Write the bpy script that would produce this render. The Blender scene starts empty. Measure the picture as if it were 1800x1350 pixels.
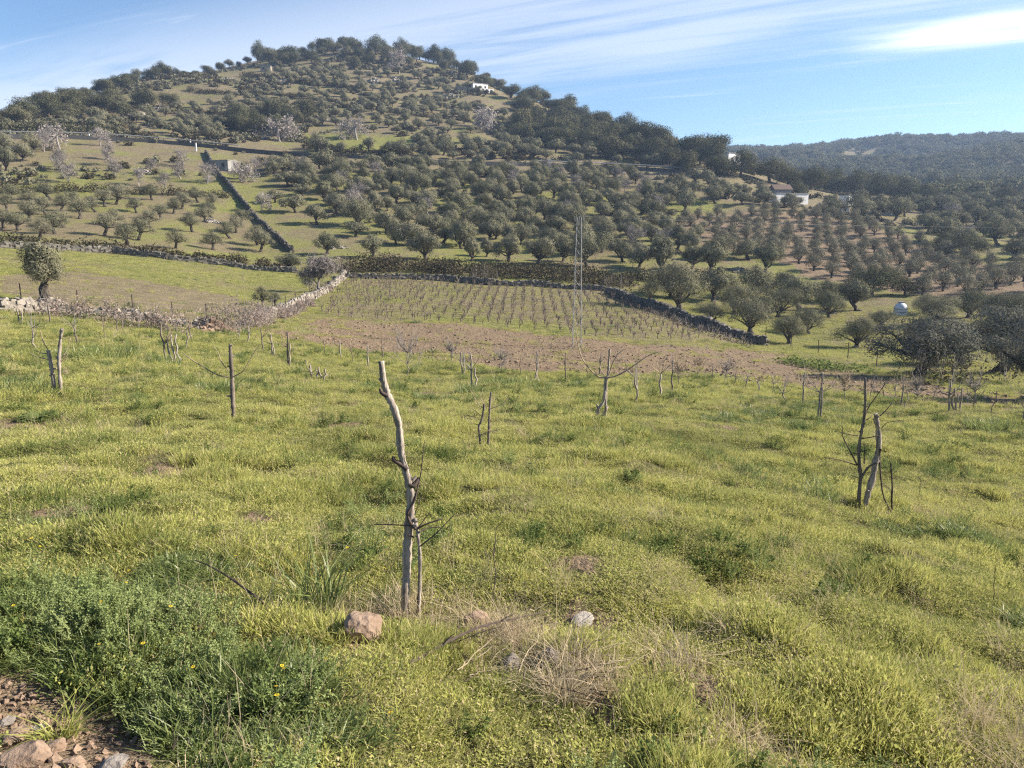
import bpy, math, random
import numpy as np
from mathutils import Vector, Matrix

# ------------------------------------------------------------------ camera, sky, sun, exposure
S = bpy.context.scene
COL = S.collection
FPX, PITCH, CAM_H = 1330.0, math.radians(11.7), 1.65        # focal length in photo pixels (1800 wide)
cam_data = bpy.data.cameras.new("camera")
cam_data.sensor_width = 36.0
cam_data.lens = 36.0 * FPX / 1800.0
cam_data.clip_start, cam_data.clip_end = 0.05, 6000
cam = bpy.data.objects.new("camera", cam_data)
COL.objects.link(cam)
cam.location = (0, 0, CAM_H)
cam.rotation_euler = (math.pi / 2 - PITCH, 0, 0)
S.camera = cam

SUN_AZ, SUN_EL = math.radians(82), math.radians(29)         # azimuth measured from +Y towards +X
sun_dir = Vector((math.sin(SUN_AZ) * math.cos(SUN_EL), math.cos(SUN_AZ) * math.cos(SUN_EL), math.sin(SUN_EL)))
sd = bpy.data.lights.new("sun", 'SUN')
sd.energy, sd.angle, sd.color = 5.0, math.radians(0.5), (1.0, 0.90, 0.76)
sun = bpy.data.objects.new("sun", sd)
COL.objects.link(sun)
sun.rotation_euler = sun_dir.to_track_quat('Z', 'Y').to_euler()

S.view_settings.view_transform = 'Standard'
S.view_settings.look = 'None'
S.view_settings.gamma = 1.0
S.view_settings.use_curve_mapping = False
S.view_settings.exposure = 1.40
S.cycles.use_denoising = False
S.cycles.use_adaptive_sampling = False
S.cycles.filter_width = 1.25
S.cycles.max_bounces = 6
S.cycles.diffuse_bounces = 3
S.cycles.transmission_bounces = 4
S.cycles.volume_bounces = 0
S.cycles.transparent_max_bounces = 4

W = bpy.data.worlds.new("World")
S.world = W
W.use_nodes = True
nt = W.node_tree
nt.nodes.clear()


class NB:
    """short hand for building node trees"""
    def __init__(s, tree):
        s.t = tree

    def n(s, kind, **kw):
        nd = s.t.nodes.new(kind)
        for k, v in kw.items():
            if k == 'ins':
                for i, x in v.items():
                    s.put(nd.inputs[i], x)
            else:
                setattr(nd, k, v)
        return nd

    def put(s, sock, x):
        if hasattr(x, 'is_output'):
            s.t.links.new(x, sock)
        else:
            sock.default_value = x

    def math(s, op, a, b=0.0, c=0.0, clamp=False):
        nd = s.n('ShaderNodeMath', operation=op, use_clamp=clamp)
        s.put(nd.inputs[0], a); s.put(nd.inputs[1], b); s.put(nd.inputs[2], c)
        return nd.outputs[0]

    def ramp(s, x, lo, hi, a=0.0, b=1.0):
        nd = s.n('ShaderNodeMapRange', interpolation_type='SMOOTHSTEP')
        s.put(nd.inputs[0], x)
        for i, v in zip((1, 2, 3, 4), (lo, hi, a, b)):
            s.put(nd.inputs[i], v)
        return nd.outputs[0]

    def mix(s, f, a, b, mode='MIX'):
        nd = s.n('ShaderNodeMix', data_type='RGBA', blend_type=mode)
        s.put(nd.inputs[0], f)
        for i, v in ((6, a), (7, b)):
            s.put(nd.inputs[i], (*v, 1.0) if isinstance(v, tuple) and len(v) == 3 else v)
        return nd.outputs[2]

    def noise(s, vec, scale, detail=4, rough=0.55, dist=0.0):
        nd = s.n('ShaderNodeTexNoise')
        if vec is not None:
            s.t.links.new(vec, nd.inputs['Vector'])
        nd.inputs['Scale'].default_value = scale
        nd.inputs['Detail'].default_value = detail
        nd.inputs['Roughness'].default_value = rough
        nd.inputs['Distortion'].default_value = dist
        return nd.outputs[0]


b = NB(nt)
sky = b.n('ShaderNodeTexSky', sky_type='NISHITA', sun_disc=False, sun_elevation=SUN_EL, sun_rotation=SUN_AZ,
          altitude=500, air_density=1.0, dust_density=0.25, ozone_density=2.2)
tc = b.n('ShaderNodeTexCoord')
sep = b.n('ShaderNodeSeparateXYZ'); nt.links.new(tc.outputs['Generated'], sep.inputs[0])
zz = b.math('ADD', b.math('MAXIMUM', sep.outputs[2], 0.0), 0.015)
px = b.math('DIVIDE', sep.outputs[0], zz)
py = b.math('DIVIDE', sep.outputs[1], zz)
along = b.math('SUBTRACT', b.math('MULTIPLY', px, 0.86), b.math('MULTIPLY', py, 0.52))
across = b.math('ADD', b.math('MULTIPLY', px, 0.52), b.math('MULTIPLY', py, 0.86))
cv = b.n('ShaderNodeCombineXYZ', ins={0: b.math('MULTIPLY', along, 0.20), 1: b.math('MULTIPLY', across, 1.25), 2: 0.3})
cv2 = b.n('ShaderNodeCombineXYZ', ins={0: b.math('MULTIPLY', along, 0.35), 1: b.math('MULTIPLY', across, 0.55), 2: 4.7})
fine = b.noise(cv.outputs[0], 2.0, 9, 0.66, 0.7)
soft = b.noise(cv2.outputs[0], 1.0, 3, 0.5, 0.3)
veil = b.math('MULTIPLY', b.ramp(across, 1.9, 3.2), b.ramp(across, 5.5, 4.1))
thick = b.math('MULTIPLY', b.math('ADD', b.math('MULTIPLY', veil, .82), b.math('MULTIPLY', b.math('MULTIPLY', veil, b.ramp(px, -.6, -3.4)), .18)), b.ramp(b.math('ADD', b.math('MULTIPLY', fine, 0.6), b.math('MULTIPLY', soft, 0.55)), 0.40, 0.66))
wisp = b.math('MULTIPLY', b.ramp(fine, 0.52, 0.74), 0.38)
patch = b.math('MULTIPLY', b.math('MULTIPLY', b.ramp(across, 4.15, 4.5), b.ramp(across, 5.0, 4.6)), b.ramp(along, -0.8, 0.1))
patch = b.math('MULTIPLY', patch, b.ramp(fine, 0.36, 0.60))
cloud = b.math('ADD', b.math('MAXIMUM', b.math('MULTIPLY', thick, 0.68), wisp), b.math('MULTIPLY', patch, 0.9), clamp=True)
tint = b.mix(1.0, sky.outputs[0], (0.86, 0.98, 1.10), 'MULTIPLY')
skycol = b.mix(cloud, tint, (6.3, 6.8, 7.7))
skycol = b.mix(b.math('MULTIPLY', patch, 0.9), skycol, (11.0, 11.2, 11.6))
bg = b.n('ShaderNodeBackground', ins={0: skycol, 1: 0.060})
nt.links.new(bg.outputs[0], b.n('ShaderNodeOutputWorld').inputs[0])

# ------------------------------------------------------------------ small numeric helpers
RNG = np.random.default_rng(7)
random.seed(7)


def smooth(a, b_, x):
    t = np.clip((x - a) / (b_ - a), 0, 1)
    return t * t * (3 - 2 * t)


def _hash(ix, iy, seed):
    h = (ix.astype(np.int64) * 374761393 + iy.astype(np.int64) * 668265263 + seed * 982451653) & 0xFFFFFFFF
    h = ((h ^ (h >> 13)) * 1274126177) & 0xFFFFFFFF
    h = h ^ (h >> 16)
    return (h & 0xFFFF) / 65535.0


def vnoise(x, y, seed=0):
    x = np.asarray(x, float); y = np.asarray(y, float)
    ix, iy = np.floor(x), np.floor(y)
    fx, fy = x - ix, y - iy
    fx, fy = fx * fx * (3 - 2 * fx), fy * fy * (3 - 2 * fy)
    a = _hash(ix, iy, seed); c = _hash(ix + 1, iy, seed); d = _hash(ix, iy + 1, seed); e = _hash(ix + 1, iy + 1, seed)
    return (a * (1 - fx) + c * fx) * (1 - fy) + (d * (1 - fx) + e * fx) * fy - 0.5


def pchip(xs, ys, q):
    xs, ys = np.asarray(xs, float), np.asarray(ys, float)
    h = np.diff(xs); dl = np.diff(ys) / h
    m = np.zeros_like(ys)
    for i in range(1, len(xs) - 1):
        if dl[i - 1] * dl[i] > 0:
            w1, w2 = 2 * h[i] + h[i - 1], h[i] + 2 * h[i - 1]
            m[i] = (w1 + w2) / (w1 / dl[i - 1] + w2 / dl[i])
    m[0], m[-1] = dl[0], dl[-1]
    q = np.clip(q, xs[0], xs[-1])
    k = np.clip(np.searchsorted(xs, q) - 1, 0, len(xs) - 2)
    t = (q - xs[k]) / h[k]
    t2, t3 = t * t, t * t * t
    return (2 * t3 - 3 * t2 + 1) * ys[k] + (t3 - 2 * t2 + t) * h[k] * m[k] + (-2 * t3 + 3 * t2) * ys[k + 1] + (t3 - t2) * h[k] * m[k + 1]


# ------------------------------------------------------------------ lie of the land
CP, SP = math.cos(PITCH), math.sin(PITCH)


def ray(u, v):
    k = (675 - v) / FPX
    return np.array([(u - 900) / FPX, CP + SP * k, -SP + CP * k])


def az_of(u, v=400):
    r = ray(u, v)
    return math.atan2(r[0], r[1])


def z_at(az, v, d):
    k = (675 - v) / FPX
    dy = CP + SP * k
    hyp = dy / max(math.cos(az), 0.3)
    return CAM_H + d * (-SP + CP * k) / hyp


# survey: bearing -> (distance, sight line) ; slope of the field in front of the camera
SURVEY = [
    (-250, .10, [(25, 628), (36, 575), (46, 530), (60, 492), (80, 455), (95, 432), (115, 408), (135, 375), (160, 335), (185, 298), (230, 240), (300, 205), (340, 200), (420, 235)]),
    (0, .11, [(25, 640), (36, 590), (46, 548), (60, 508), (80, 465), (95, 442), (115, 415), (135, 380), (160, 340), (185, 300), (230, 240), (260, 220), (300, 208), (340, 207), (420, 230)]),
    (150, .115, [(25, 642), (36, 594), (46, 556), (60, 520), (80, 476), (95, 450), (115, 420), (135, 382), (160, 340), (185, 302), (230, 243), (270, 215), (310, 184), (350, 174), (430, 196)]),
    (300, .12, [(25, 648), (36, 604), (47, 568), (60, 536), (80, 490), (95, 463), (115, 430), (135, 390), (160, 342), (185, 306), (230, 250), (280, 210), (330, 156), (375, 138), (450, 156)]),
    (450, .13, [(25, 660), (36, 618), (48, 582), (60, 553), (80, 510), (95, 480), (115, 447), (135, 402), (160, 352), (185, 312), (230, 262), (280, 206), (340, 146), (395, 122), (470, 122)]),
    (640, .14, [(25, 682), (36, 644), (48, 606), (60, 568), (80, 515), (95, 488), (107, 462), (120, 438), (150, 372), (185, 310), (230, 260), (280, 205), (340, 150), (390, 110), (430, 88), (500, 110)]),
    (800, .145, [(25, 690), (36, 652), (48, 614), (60, 575), (80, 522), (95, 494), (107, 466), (120, 446), (150, 382), (185, 320), (230, 268), (280, 215), (340, 162), (390, 124), (415, 118), (500, 145)]),
    (950, .15, [(25, 693), (36, 657), (48, 622), (60, 584), (80, 530), (95, 502), (107, 474), (120, 454), (150, 392), (185, 330), (230, 280), (280, 232), (330, 188), (355, 182), (430, 230)]),
    (1100, .155, [(25, 698), (36, 664), (48, 630), (60, 594), (80, 542), (95, 512), (108, 484), (120, 462), (150, 402), (185, 348), (230, 296), (270, 250), (300, 235), (370, 270), (600, 330)]),
    (1250, .17, [(25, 708), (36, 674), (48, 644), (60, 612), (80, 560), (95, 530), (113, 482), (130, 456), (160, 402), (185, 362), (210, 328), (240, 295), (262, 282), (330, 330), (450, 340), (900, 282)]),
    (1400, .18, [(25, 727), (36, 688), (48, 658), (60, 632), (80, 588), (95, 552), (115, 500), (135, 460), (160, 416), (185, 378), (210, 355), (240, 332), (300, 330), (400, 345), (600, 315), (900, 275), (1100, 300)]),
    (1600, .19, [(25, 737), (36, 698), (48, 665), (60, 642), (80, 598), (95, 562), (115, 516), (135, 480), (160, 436), (185, 405), (210, 382), (240, 364), (300, 352), (430, 328), (650, 296), (900, 259), (1100, 290)]),
    (1800, .195, [(25, 747), (36, 708), (48, 672), (60, 648), (80, 602), (95, 566), (115, 525), (135, 490), (160, 450), (200, 408), (250, 374), (350, 345), (500, 308), (700, 270), (900, 238), (1100, 270)]),
    (2080, .20, [(25, 755), (36, 715), (48, 680), (60, 655), (80, 610), (95, 574), (115, 535), (135, 500), (160, 460), (200, 420), (250, 390), (350, 355), (500, 315), (700, 272), (900, 240), (1100, 270)]),
]
LD = np.linspace(math.log(0.2), math.log(1500), 600)
_az, _tab = [], []
for u, s, pts in SURVEY:
    a = az_of(u)
    ds = [0.2, 1, 2.5, 5, 9, 14] + [p[0] for p in pts]
    zs = [-s * x * (0.75 + 0.25 * min(1, x / 9)) for x in ds[:6]] + [z_at(a, v, d) for d, v in pts]
    ds.append(1500)
    zs.append(zs[-1] - 40 if pts[-1][0] > 500 else zs[-1] * 0.55)
    _tab.append(pchip(np.log(ds), zs, LD)); _az.append(a)
AZ_T = np.linspace(_az[0], _az[-1], 241)
TAB = np.zeros((241, 600))
_tab = np.array(_tab)
for j in range(600):
    TAB[:, j] = pchip(_az, _tab[:, j], AZ_T)
for _ in range(3):                                          # round off survey creases
    TAB[:, 1:-1] = (TAB[:, :-2] + 2 * TAB[:, 1:-1] + TAB[:, 2:]) / 4
    TAB[1:-1] = (TAB[:-2] + 2 * TAB[1:-1] + TAB[2:]) / 4


def base_h(x, y):
    az = np.arctan2(x, y)
    d = np.maximum(np.hypot(x, y), 0.2)
    fa = (np.clip(az, AZ_T[0], AZ_T[-1]) - AZ_T[0]) / (AZ_T[1] - AZ_T[0])
    fd = np.clip((np.log(d) - LD[0]) / (LD[1] - LD[0]), 0, 598.999)
    ia = np.clip(fa.astype(int), 0, 239); jd = fd.astype(int)
    ta, td = fa - ia, fd - jd
    z = (TAB[ia, jd] * (1 - ta) + TAB[ia + 1, jd] * ta) * (1 - td) + (TAB[ia, jd + 1] * (1 - ta) + TAB[ia + 1, jd + 1] * ta) * td
    w = smooth(0.85, 1.9, np.abs(az))
    back = 30 * (1 - np.exp(-0.12 * d / 30)) * -np.cos(az)
    return z * (1 - w) + back * w


def H(x, y):
    x, y = np.atleast_1d(np.asarray(x, float)), np.atleast_1d(np.asarray(y, float))
    d = np.hypot(x, y)
    z = base_h(x, y)
    near = 1 - smooth(30, 70, d)
    z = z + near * (0.07 * vnoise(x / .28, y / .28, 1) + 0.22 * vnoise(x / .75, y / .55, 2))
    z = z + (0.16 * vnoise(x / 2.3, y / 2.3, 3) + 0.2 * vnoise(x / 6, y / 6, 4)) * smooth(1, 6, d)
    far = smooth(110, 220, d)
    z = z + far * (1.4 * vnoise(x / 15, y / 15, 5) + 1.8 * vnoise(x / 48, y / 48, 6))
    z = z + smooth(380, 600, d) * (20 * vnoise(x / 110, y / 110, 8) + 9 * vnoise(x / 40, y / 40, 9))
    return z


def hz(x, y):
    return float(H(x, y)[0])


_DM = np.exp(np.linspace(math.log(1.2), math.log(1300), 1400))


def ground(u, v):
    """where the sight line through photo point (u, v) meets the land"""
    r = ray(u, v)
    hyp = math.hypot(r[0], r[1])
    x, y, z = r[0] / hyp * _DM, r[1] / hyp * _DM, CAM_H + r[2] / hyp * _DM
    hit = np.nonzero(z < H(x, y))[0]
    d = _DM[hit[0]] if len(hit) else 900.0
    return np.array([r[0] / hyp * d, r[1] / hyp * d, hz(r[0] / hyp * d, r[1] / hyp * d)])


def gd(u, d):
    a = az_of(u, 250)
    x, y = math.sin(a) * d, math.cos(a) * d
    return np.array([x, y, hz(x, y)])


def crest(u):
    """distance of the skyline along a bearing"""
    a = az_of(u, 200)
    dd = np.linspace(150, 520, 120)
    x, y = np.sin(a) * dd, np.cos(a) * dd
    return float(dd[np.argmax((base_h(x, y) - CAM_H) / dd)])


def P(u, v, dep):
    """point on a sight line at forward depth dep"""
    r = ray(u, v)
    return r / r[1] * dep + np.array([0, 0, CAM_H])


def project(p):
    x, y, z = p[..., 0], p[..., 1], p[..., 2] - CAM_H
    fwd = y * CP - z * SP
    up = y * SP + z * CP
    return 900 + FPX * x / fwd, 675 - FPX * up / fwd


def inside(poly, x, y):
    x, y = np.asarray(x, float), np.asarray(y, float)
    r = np.zeros(x.shape, bool)
    n = len(poly)
    for i in range(n):
        x0, y0 = poly[i][:2]; x1, y1 = poly[(i + 1) % n][:2]
        c = ((y0 > y) != (y1 > y))
        with np.errstate(divide='ignore', invalid='ignore'):
            c &= x < (x1 - x0) * (y - y0) / (y1 - y0 + 1e-12) + x0
        r ^= c
    return r


def plot(img_poly):
    return [ground(u, v)[:2] for u, v in img_poly]


# ------------------------------------------------------------------ mesh helpers
def mesh_np(name, V, F, mats, midx=None, smooth_f=False):
    V = np.asarray(V, np.float32); F = np.asarray(F, np.int32)
    me = bpy.data.meshes.new(name)
    k = F.shape[1]
    me.vertices.add(len(V)); me.vertices.foreach_set('co', V.ravel())
    me.loops.add(F.size); me.loops.foreach_set('vertex_index', F.ravel())
    me.polygons.add(len(F))
    me.polygons.foreach_set('loop_start', np.arange(0, F.size, k, dtype=np.int32))
    me.polygons.foreach_set('loop_total', np.full(len(F), k, np.int32))
    for m in (mats if isinstance(mats, (list, tuple)) else [mats]):
        me.materials.append(m)
    if midx is not None:
        me.polygons.foreach_set('material_index', np.asarray(midx, np.int32))
    me.polygons.foreach_set('use_smooth', np.full(len(F), bool(smooth_f)))
    me.update(calc_edges=True)
    return me


class MB:
    """collects quads (triangles repeat a corner are avoided: everything is quads)"""
    def __init__(s):
        s.v, s.f, s.m, s.n = [], [], [], 0

    def add(s, V, F, mi=0):
        V = np.asarray(V, float).reshape(-1, 3); F = np.asarray(F, int).reshape(-1, 4)
        s.v.append(V); s.f.append(F + s.n); s.m.append(np.full(len(F), mi)); s.n += len(V)

    def tube(s, pts, rad, sides=5, mi=0, cap=True, rough=0.0):
        pts = np.asarray(pts, float)
        rad = np.broadcast_to(np.asarray(rad, float), (len(pts),))
        t = np.gradient(pts, axis=0)
        t /= np.linalg.norm(t, axis=1)[:, None] + 1e-9
        ref = np.array([0, 1, 0.0]) if abs(t[0][1]) < 0.8 else np.array([1.0, 0, 0])
        rings = []
        ang = np.arange(sides) / sides * 2 * math.pi
        for i in range(len(pts)):
            a = np.cross(ref, t[i]); a /= np.linalg.norm(a) + 1e-9
            c = np.cross(t[i], a); ref = c
            rr = rad[i] * (1 + (rough * RNG.standard_normal(sides) if rough else 0))
            rings.append(pts[i] + (np.cos(ang) * rr)[:, None] * a + (np.sin(ang) * rr)[:, None] * c if rough else
                         pts[i] + rad[i] * (np.cos(ang)[:, None] * a + np.sin(ang)[:, None] * c))
        V = np.concatenate(rings)
        k = np.arange(sides); k2 = (k + 1) % sides
        F = [np.stack([i * sides + k, i * sides + k2, (i + 1) * sides + k2, (i + 1) * sides + k], 1) for i in range(len(pts) - 1)]
        F = np.concatenate(F)
        if cap:
            n0 = len(V)
            V = np.concatenate([V, [pts[-1] + t[-1] * rad[-1] * .15]])
            top = (len(pts) - 1) * sides
            if sides % 2 == 0:
                F = np.concatenate([F, [[top + i, top + (i + 1) % sides, top + (i + 2) % sides, n0] for i in range(0, sides, 2)]])
            else:
                F = np.concatenate([F, [[top + i, top + (i + 1) % sides, top + (i + 2) % sides, n0] for i in range(0, sides - 1, 2)] + [[top + sides - 1, top, n0, n0]][:0]])
        s.add(V, F, mi)

    def box(s, c, size, rotz=0.0, mi=0, jit=0.0, tilt=0.0):
        q = np.array([[x, y, z] for z in (-.5, .5) for y in (-.5, .5) for x in (-.5, .5)])
        if jit:
            q = q * (1 + jit * RNG.uniform(-1, 1, (8, 3))) + jit * .25 * RNG.uniform(-1, 1, (8, 3))
        q = q * np.asarray(size)
        if tilt:
            a = RNG.uniform(-tilt, tilt); ca, sa = math.cos(a), math.sin(a)
            q = q @ np.array([[1, 0, 0], [0, ca, -sa], [0, sa, ca]])
            a = RNG.uniform(-tilt, tilt); ca, sa = math.cos(a), math.sin(a)
            q = q @ np.array([[ca, 0, sa], [0, 1, 0], [-sa, 0, ca]])
        ca, sa = math.cos(rotz), math.sin(rotz)
        q = q @ np.array([[ca, sa, 0], [-sa, ca, 0], [0, 0, 1]]) + np.asarray(c)
        s.add(q, [[0, 2, 3, 1], [4, 5, 7, 6], [0, 1, 5, 4], [2, 6, 7, 3], [0, 4, 6, 2], [1, 3, 7, 5]], mi)

    def leaves(s, C, N, length, width, mi=0, bias=0.6):
        """one small pointed face per leaf spray at every centre"""
        n = len(C)
        nr = RNG.standard_normal((n, 3)); nr /= np.linalg.norm(nr, axis=1)[:, None]
        nn = nr if N is None else nr * (1 - bias) + N * bias
        nn /= np.linalg.norm(nn, axis=1)[:, None] + 1e-9
        r = RNG.standard_normal((n, 3))
        a = np.cross(nn, r); a /= np.linalg.norm(a, axis=1)[:, None] + 1e-9
        c = np.cross(nn, a)
        L = (length * RNG.uniform(.6, 1.3, n))[:, None] / 2
        Wd = (width * RNG.uniform(.6, 1.3, n))[:, None] / 2
        V = np.stack([C - a * L, C - c * Wd + a * L * .1, C + a * L, C + c * Wd + a * L * .1], 1).reshape(-1, 3)
        s.add(V, np.arange(4 * n).reshape(-1, 4), mi)

    def mesh(s, name, mats, smooth_f=False):
        return mesh_np(name, np.concatenate(s.v), np.concatenate(s.f), mats, np.concatenate(s.m), smooth_f)

    def obj(s, name, mats, parent=None, smooth_f=False):
        return link(name, s.mesh(name, mats, smooth_f), parent)


def link(name, data, parent=None, loc=None):
    o = bpy.data.objects.new(name, data)
    COL.objects.link(o)
    if parent:
        o.parent = parent
    if loc is not None:
        o.location = [float(c) for c in loc]
    return o


def tag(o, label=None, cat=None, group=None, kind=None):
    if label: o['label'] = label
    if cat: o['category'] = cat
    if group: o['group'] = group
    if kind: o['kind'] = kind
    return o


ORD = ("first second third fourth fifth sixth seventh eighth ninth tenth eleventh twelfth thirteenth fourteenth fifteenth sixteenth "
       "seventeenth eighteenth nineteenth twentieth").split()


def ordinal(i):
    if i < 20:
        return ORD[i]
    n = i + 1
    suf = 'th' if 10 <= n % 100 <= 20 else {1: 'st', 2: 'nd', 3: 'rd'}.get(n % 10, 'th')
    return f"{n}{suf}"


# ------------------------------------------------------------------ materials
def material(name):
    m = bpy.data.materials.new(name)
    m.use_nodes = True
    m.node_tree.nodes.clear()
    bb = NB(m.node_tree)
    out = bb.n('ShaderNodeOutputMaterial')
    return m, bb, out


def solid(name, col, col2=None, scale=8.0, rough=0.85, bump=0.0, bump_scale=None, metal=0.0, spec=0.3, stretch=None):
    m, bb, out = material(name)
    t = bb.n('ShaderNodeTexCoord')
    vec = t.outputs['Object']
    if stretch:
        mp = bb.n('ShaderNodeMapping', ins={'Scale': stretch}); bb.put(mp.inputs[0], vec); vec = mp.outputs[0]
    ps = bb.n('ShaderNodeBsdfPrincipled', ins={'Roughness': rough, 'Metallic': metal, 'Specular IOR Level': spec})
    f = bb.noise(vec, scale, 6, 0.6)
    c = bb.mix(bb.ramp(f, .32, .68), col, col2 or tuple(x * .7 for x in col))
    bb.put(ps.inputs['Base Color'], c)
    if bump:
        bp = bb.n('ShaderNodeBump', ins={'Strength': 1.0, 'Distance': bump, 'Height': bb.noise(vec, bump_scale or scale * 3, 5, .65)})
        bb.put(ps.inputs['Normal'], bp.outputs[0])
    bb.put(out.inputs[0], ps.outputs[0])
    return m


def leaf_mat(name, c1, c2, trans=0.25, c3=None, patch_scale=None, gloss=0.0, hi=.35, straw=None):
    """leaf colour: varies from plant to plant and from leaf to leaf"""
    m, bb, out = material(name)
    oi = bb.n('ShaderNodeObjectInfo'); g = bb.n('ShaderNodeNewGeometry')
    c = bb.mix(oi.outputs['Random'], c1, c2)
    isl = g.outputs['Random Per Island']
    c = bb.mix(bb.math('MULTIPLY', isl, hi), c, tuple(min(1, x * 1.5) for x in c2))
    if c3 is not None:
        nz = bb.noise(g.outputs['Position'], patch_scale, 4, .6)
        c = bb.mix(bb.ramp(nz, .50, .66), c, c3)
    if straw is not None:
        c = bb.mix(bb.ramp(isl, .82, .90), c, straw)
    d = bb.n('ShaderNodeBsdfDiffuse', ins={0: c})
    t = bb.n('ShaderNodeBsdfTranslucent', ins={0: bb.mix(0.5, c, tuple(x * 1.3 for x in c2))})
    mx = bb.n('ShaderNodeMixShader', ins={0: trans, 1: d.outputs[0], 2: t.outputs[0]})
    o = mx.outputs[0]
    if gloss:
        gl = bb.n('ShaderNodeBsdfGlossy', ins={0: (1, 1, 1, 1), 'Roughness': 0.45})
        o = bb.n('ShaderNodeMixShader', ins={0: gloss, 1: o, 2: gl.outputs[0]}).outputs[0]
    bb.put(out.inputs[0], o)
    return m


M_OLIVE = leaf_mat('olive_leaf', (0.118, 0.122, 0.074), (0.190, 0.180, 0.120), .14)
M_OLIVE_Y = leaf_mat('young_olive_leaf', (0.145, 0.142, 0.096), (0.20, 0.185, 0.132), .12)
M_OAK_F = leaf_mat('far_oak_leaf', (0.075, 0.080, 0.046), (0.15, 0.145, 0.085), .15)
M_OAK = leaf_mat('oak_leaf', (0.068, 0.072, 0.040), (0.112, 0.108, 0.064), .12)
M_BRAMBLE = leaf_mat('bramble_leaf', (0.050, 0.046, 0.026), (0.080, 0.068, 0.042), .12)
M_TANGLE = leaf_mat('tangled_leaf', (0.105, 0.108, 0.085), (0.15, 0.148, 0.12), .15)
M_DRYBRUSH = leaf_mat('dry_brush', (0.20, 0.155, 0.13), (0.26, 0.205, 0.17), .15)
M_BLOSSOM = leaf_mat('pale_blossom', (0.34, 0.295, 0.275), (0.40, 0.36, 0.33), .3)
M_TWIG = solid('grey_twig', (0.27, 0.24, 0.222), (0.18, 0.158, 0.145), 3)
M_BARK = solid('olive_bark', (0.085, 0.07, 0.055), (0.04, 0.033, 0.027), 6, bump=.02)
M_POST = solid('weathered_wood', (0.42, 0.36, 0.30), (0.13, 0.105, 0.088), 42, bump=.007, bump_scale=110, stretch=(1, 1, .10), rough=.9)
M_POST_D = solid('dark_weathered_wood', (0.21, 0.17, 0.14), (0.085, 0.07, 0.06), 30, bump=.003, bump_scale=80, stretch=(1, 1, .15), rough=.9)
M_VINE = solid('vine_wood', (0.21, 0.165, 0.13), (0.12, 0.095, 0.075), 10)
M_SHOOT = solid('pale_shoot', (0.40, 0.32, 0.22), (0.22, 0.16, 0.11), 12)
M_SHOOT_D = solid('dark_shoot', (0.09, 0.065, 0.055), (0.05, 0.037, 0.033), 12)
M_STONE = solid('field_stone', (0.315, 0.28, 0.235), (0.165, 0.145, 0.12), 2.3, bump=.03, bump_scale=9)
M_STONE_D = solid('dark_shaded_stone', (0.17, 0.155, 0.13), (0.085, 0.078, 0.065), 1.7, bump=.03, bump_scale=8)  # field stone darkened in colour for shaded wall faces; also the brown heap
M_ROCK = solid('grey_rock', (0.27, 0.24, 0.21), (0.15, 0.13, 0.115), 16, bump=.012, bump_scale=38)
M_ROCK_R = solid('reddish_rock', (0.30, 0.215, 0.155), (0.19, 0.13, 0.09), 14, bump=.012, bump_scale=42)
M_ROCK_W = solid('pale_rock', (0.42, 0.38, 0.33), (0.25, 0.22, 0.19), 18, bump=.01, bump_scale=45)
M_WHITE = solid('whitewash', (0.80, 0.79, 0.77), (0.70, 0.68, 0.65), 1.2)
M_ROOF = solid('clay_roof', (0.155, 0.105, 0.08), (0.11, 0.078, 0.06), 3)
M_DARK = solid('dark_opening', (0.03, 0.03, 0.032), (0.02, 0.02, 0.02), 3, rough=.4)
M_CONC = solid('grey_concrete', (0.30, 0.29, 0.275), (0.21, 0.20, 0.19), 1.6)
M_STEEL = solid('galvanised_steel', (0.27, 0.275, 0.28), (0.20, 0.205, 0.21), 4, metal=.2, rough=.6)
M_TANK = solid('white_tank_skin', (0.60, 0.62, 0.64), (0.50, 0.52, 0.55), 2, rough=.5)
M_ROAD = solid('asphalt', (0.075, 0.073, 0.07), (0.055, 0.053, 0.05), 2)
M_GRASS = leaf_mat('grass_blade', (0.275, 0.305, 0.080), (0.395, 0.386, 0.130), .40, c3=(0.195, 0.228, 0.066), patch_scale=.55, hi=.55, straw=(0.50, 0.42, 0.24))
M_LUSH = leaf_mat('lush_grass_blade', (0.135, 0.175, 0.050), (0.185, 0.220, 0.072), .38, gloss=.03)
M_WEED = leaf_mat('weed_leaf', (0.190, 0.245, 0.085), (0.265, 0.305, 0.125), .34)
M_WEED_D = leaf_mat('broad_weed_leaf', (0.090, 0.128, 0.036), (0.140, 0.172, 0.058), .34, gloss=.0)
M_STRAW = leaf_mat('dry_straw', (0.36, 0.29, 0.185), (0.46, 0.38, 0.26), .25)
M_FLOWER = leaf_mat('yellow_petal', (0.72, 0.46, 0.03), (0.80, 0.56, 0.05), .2)


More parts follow.
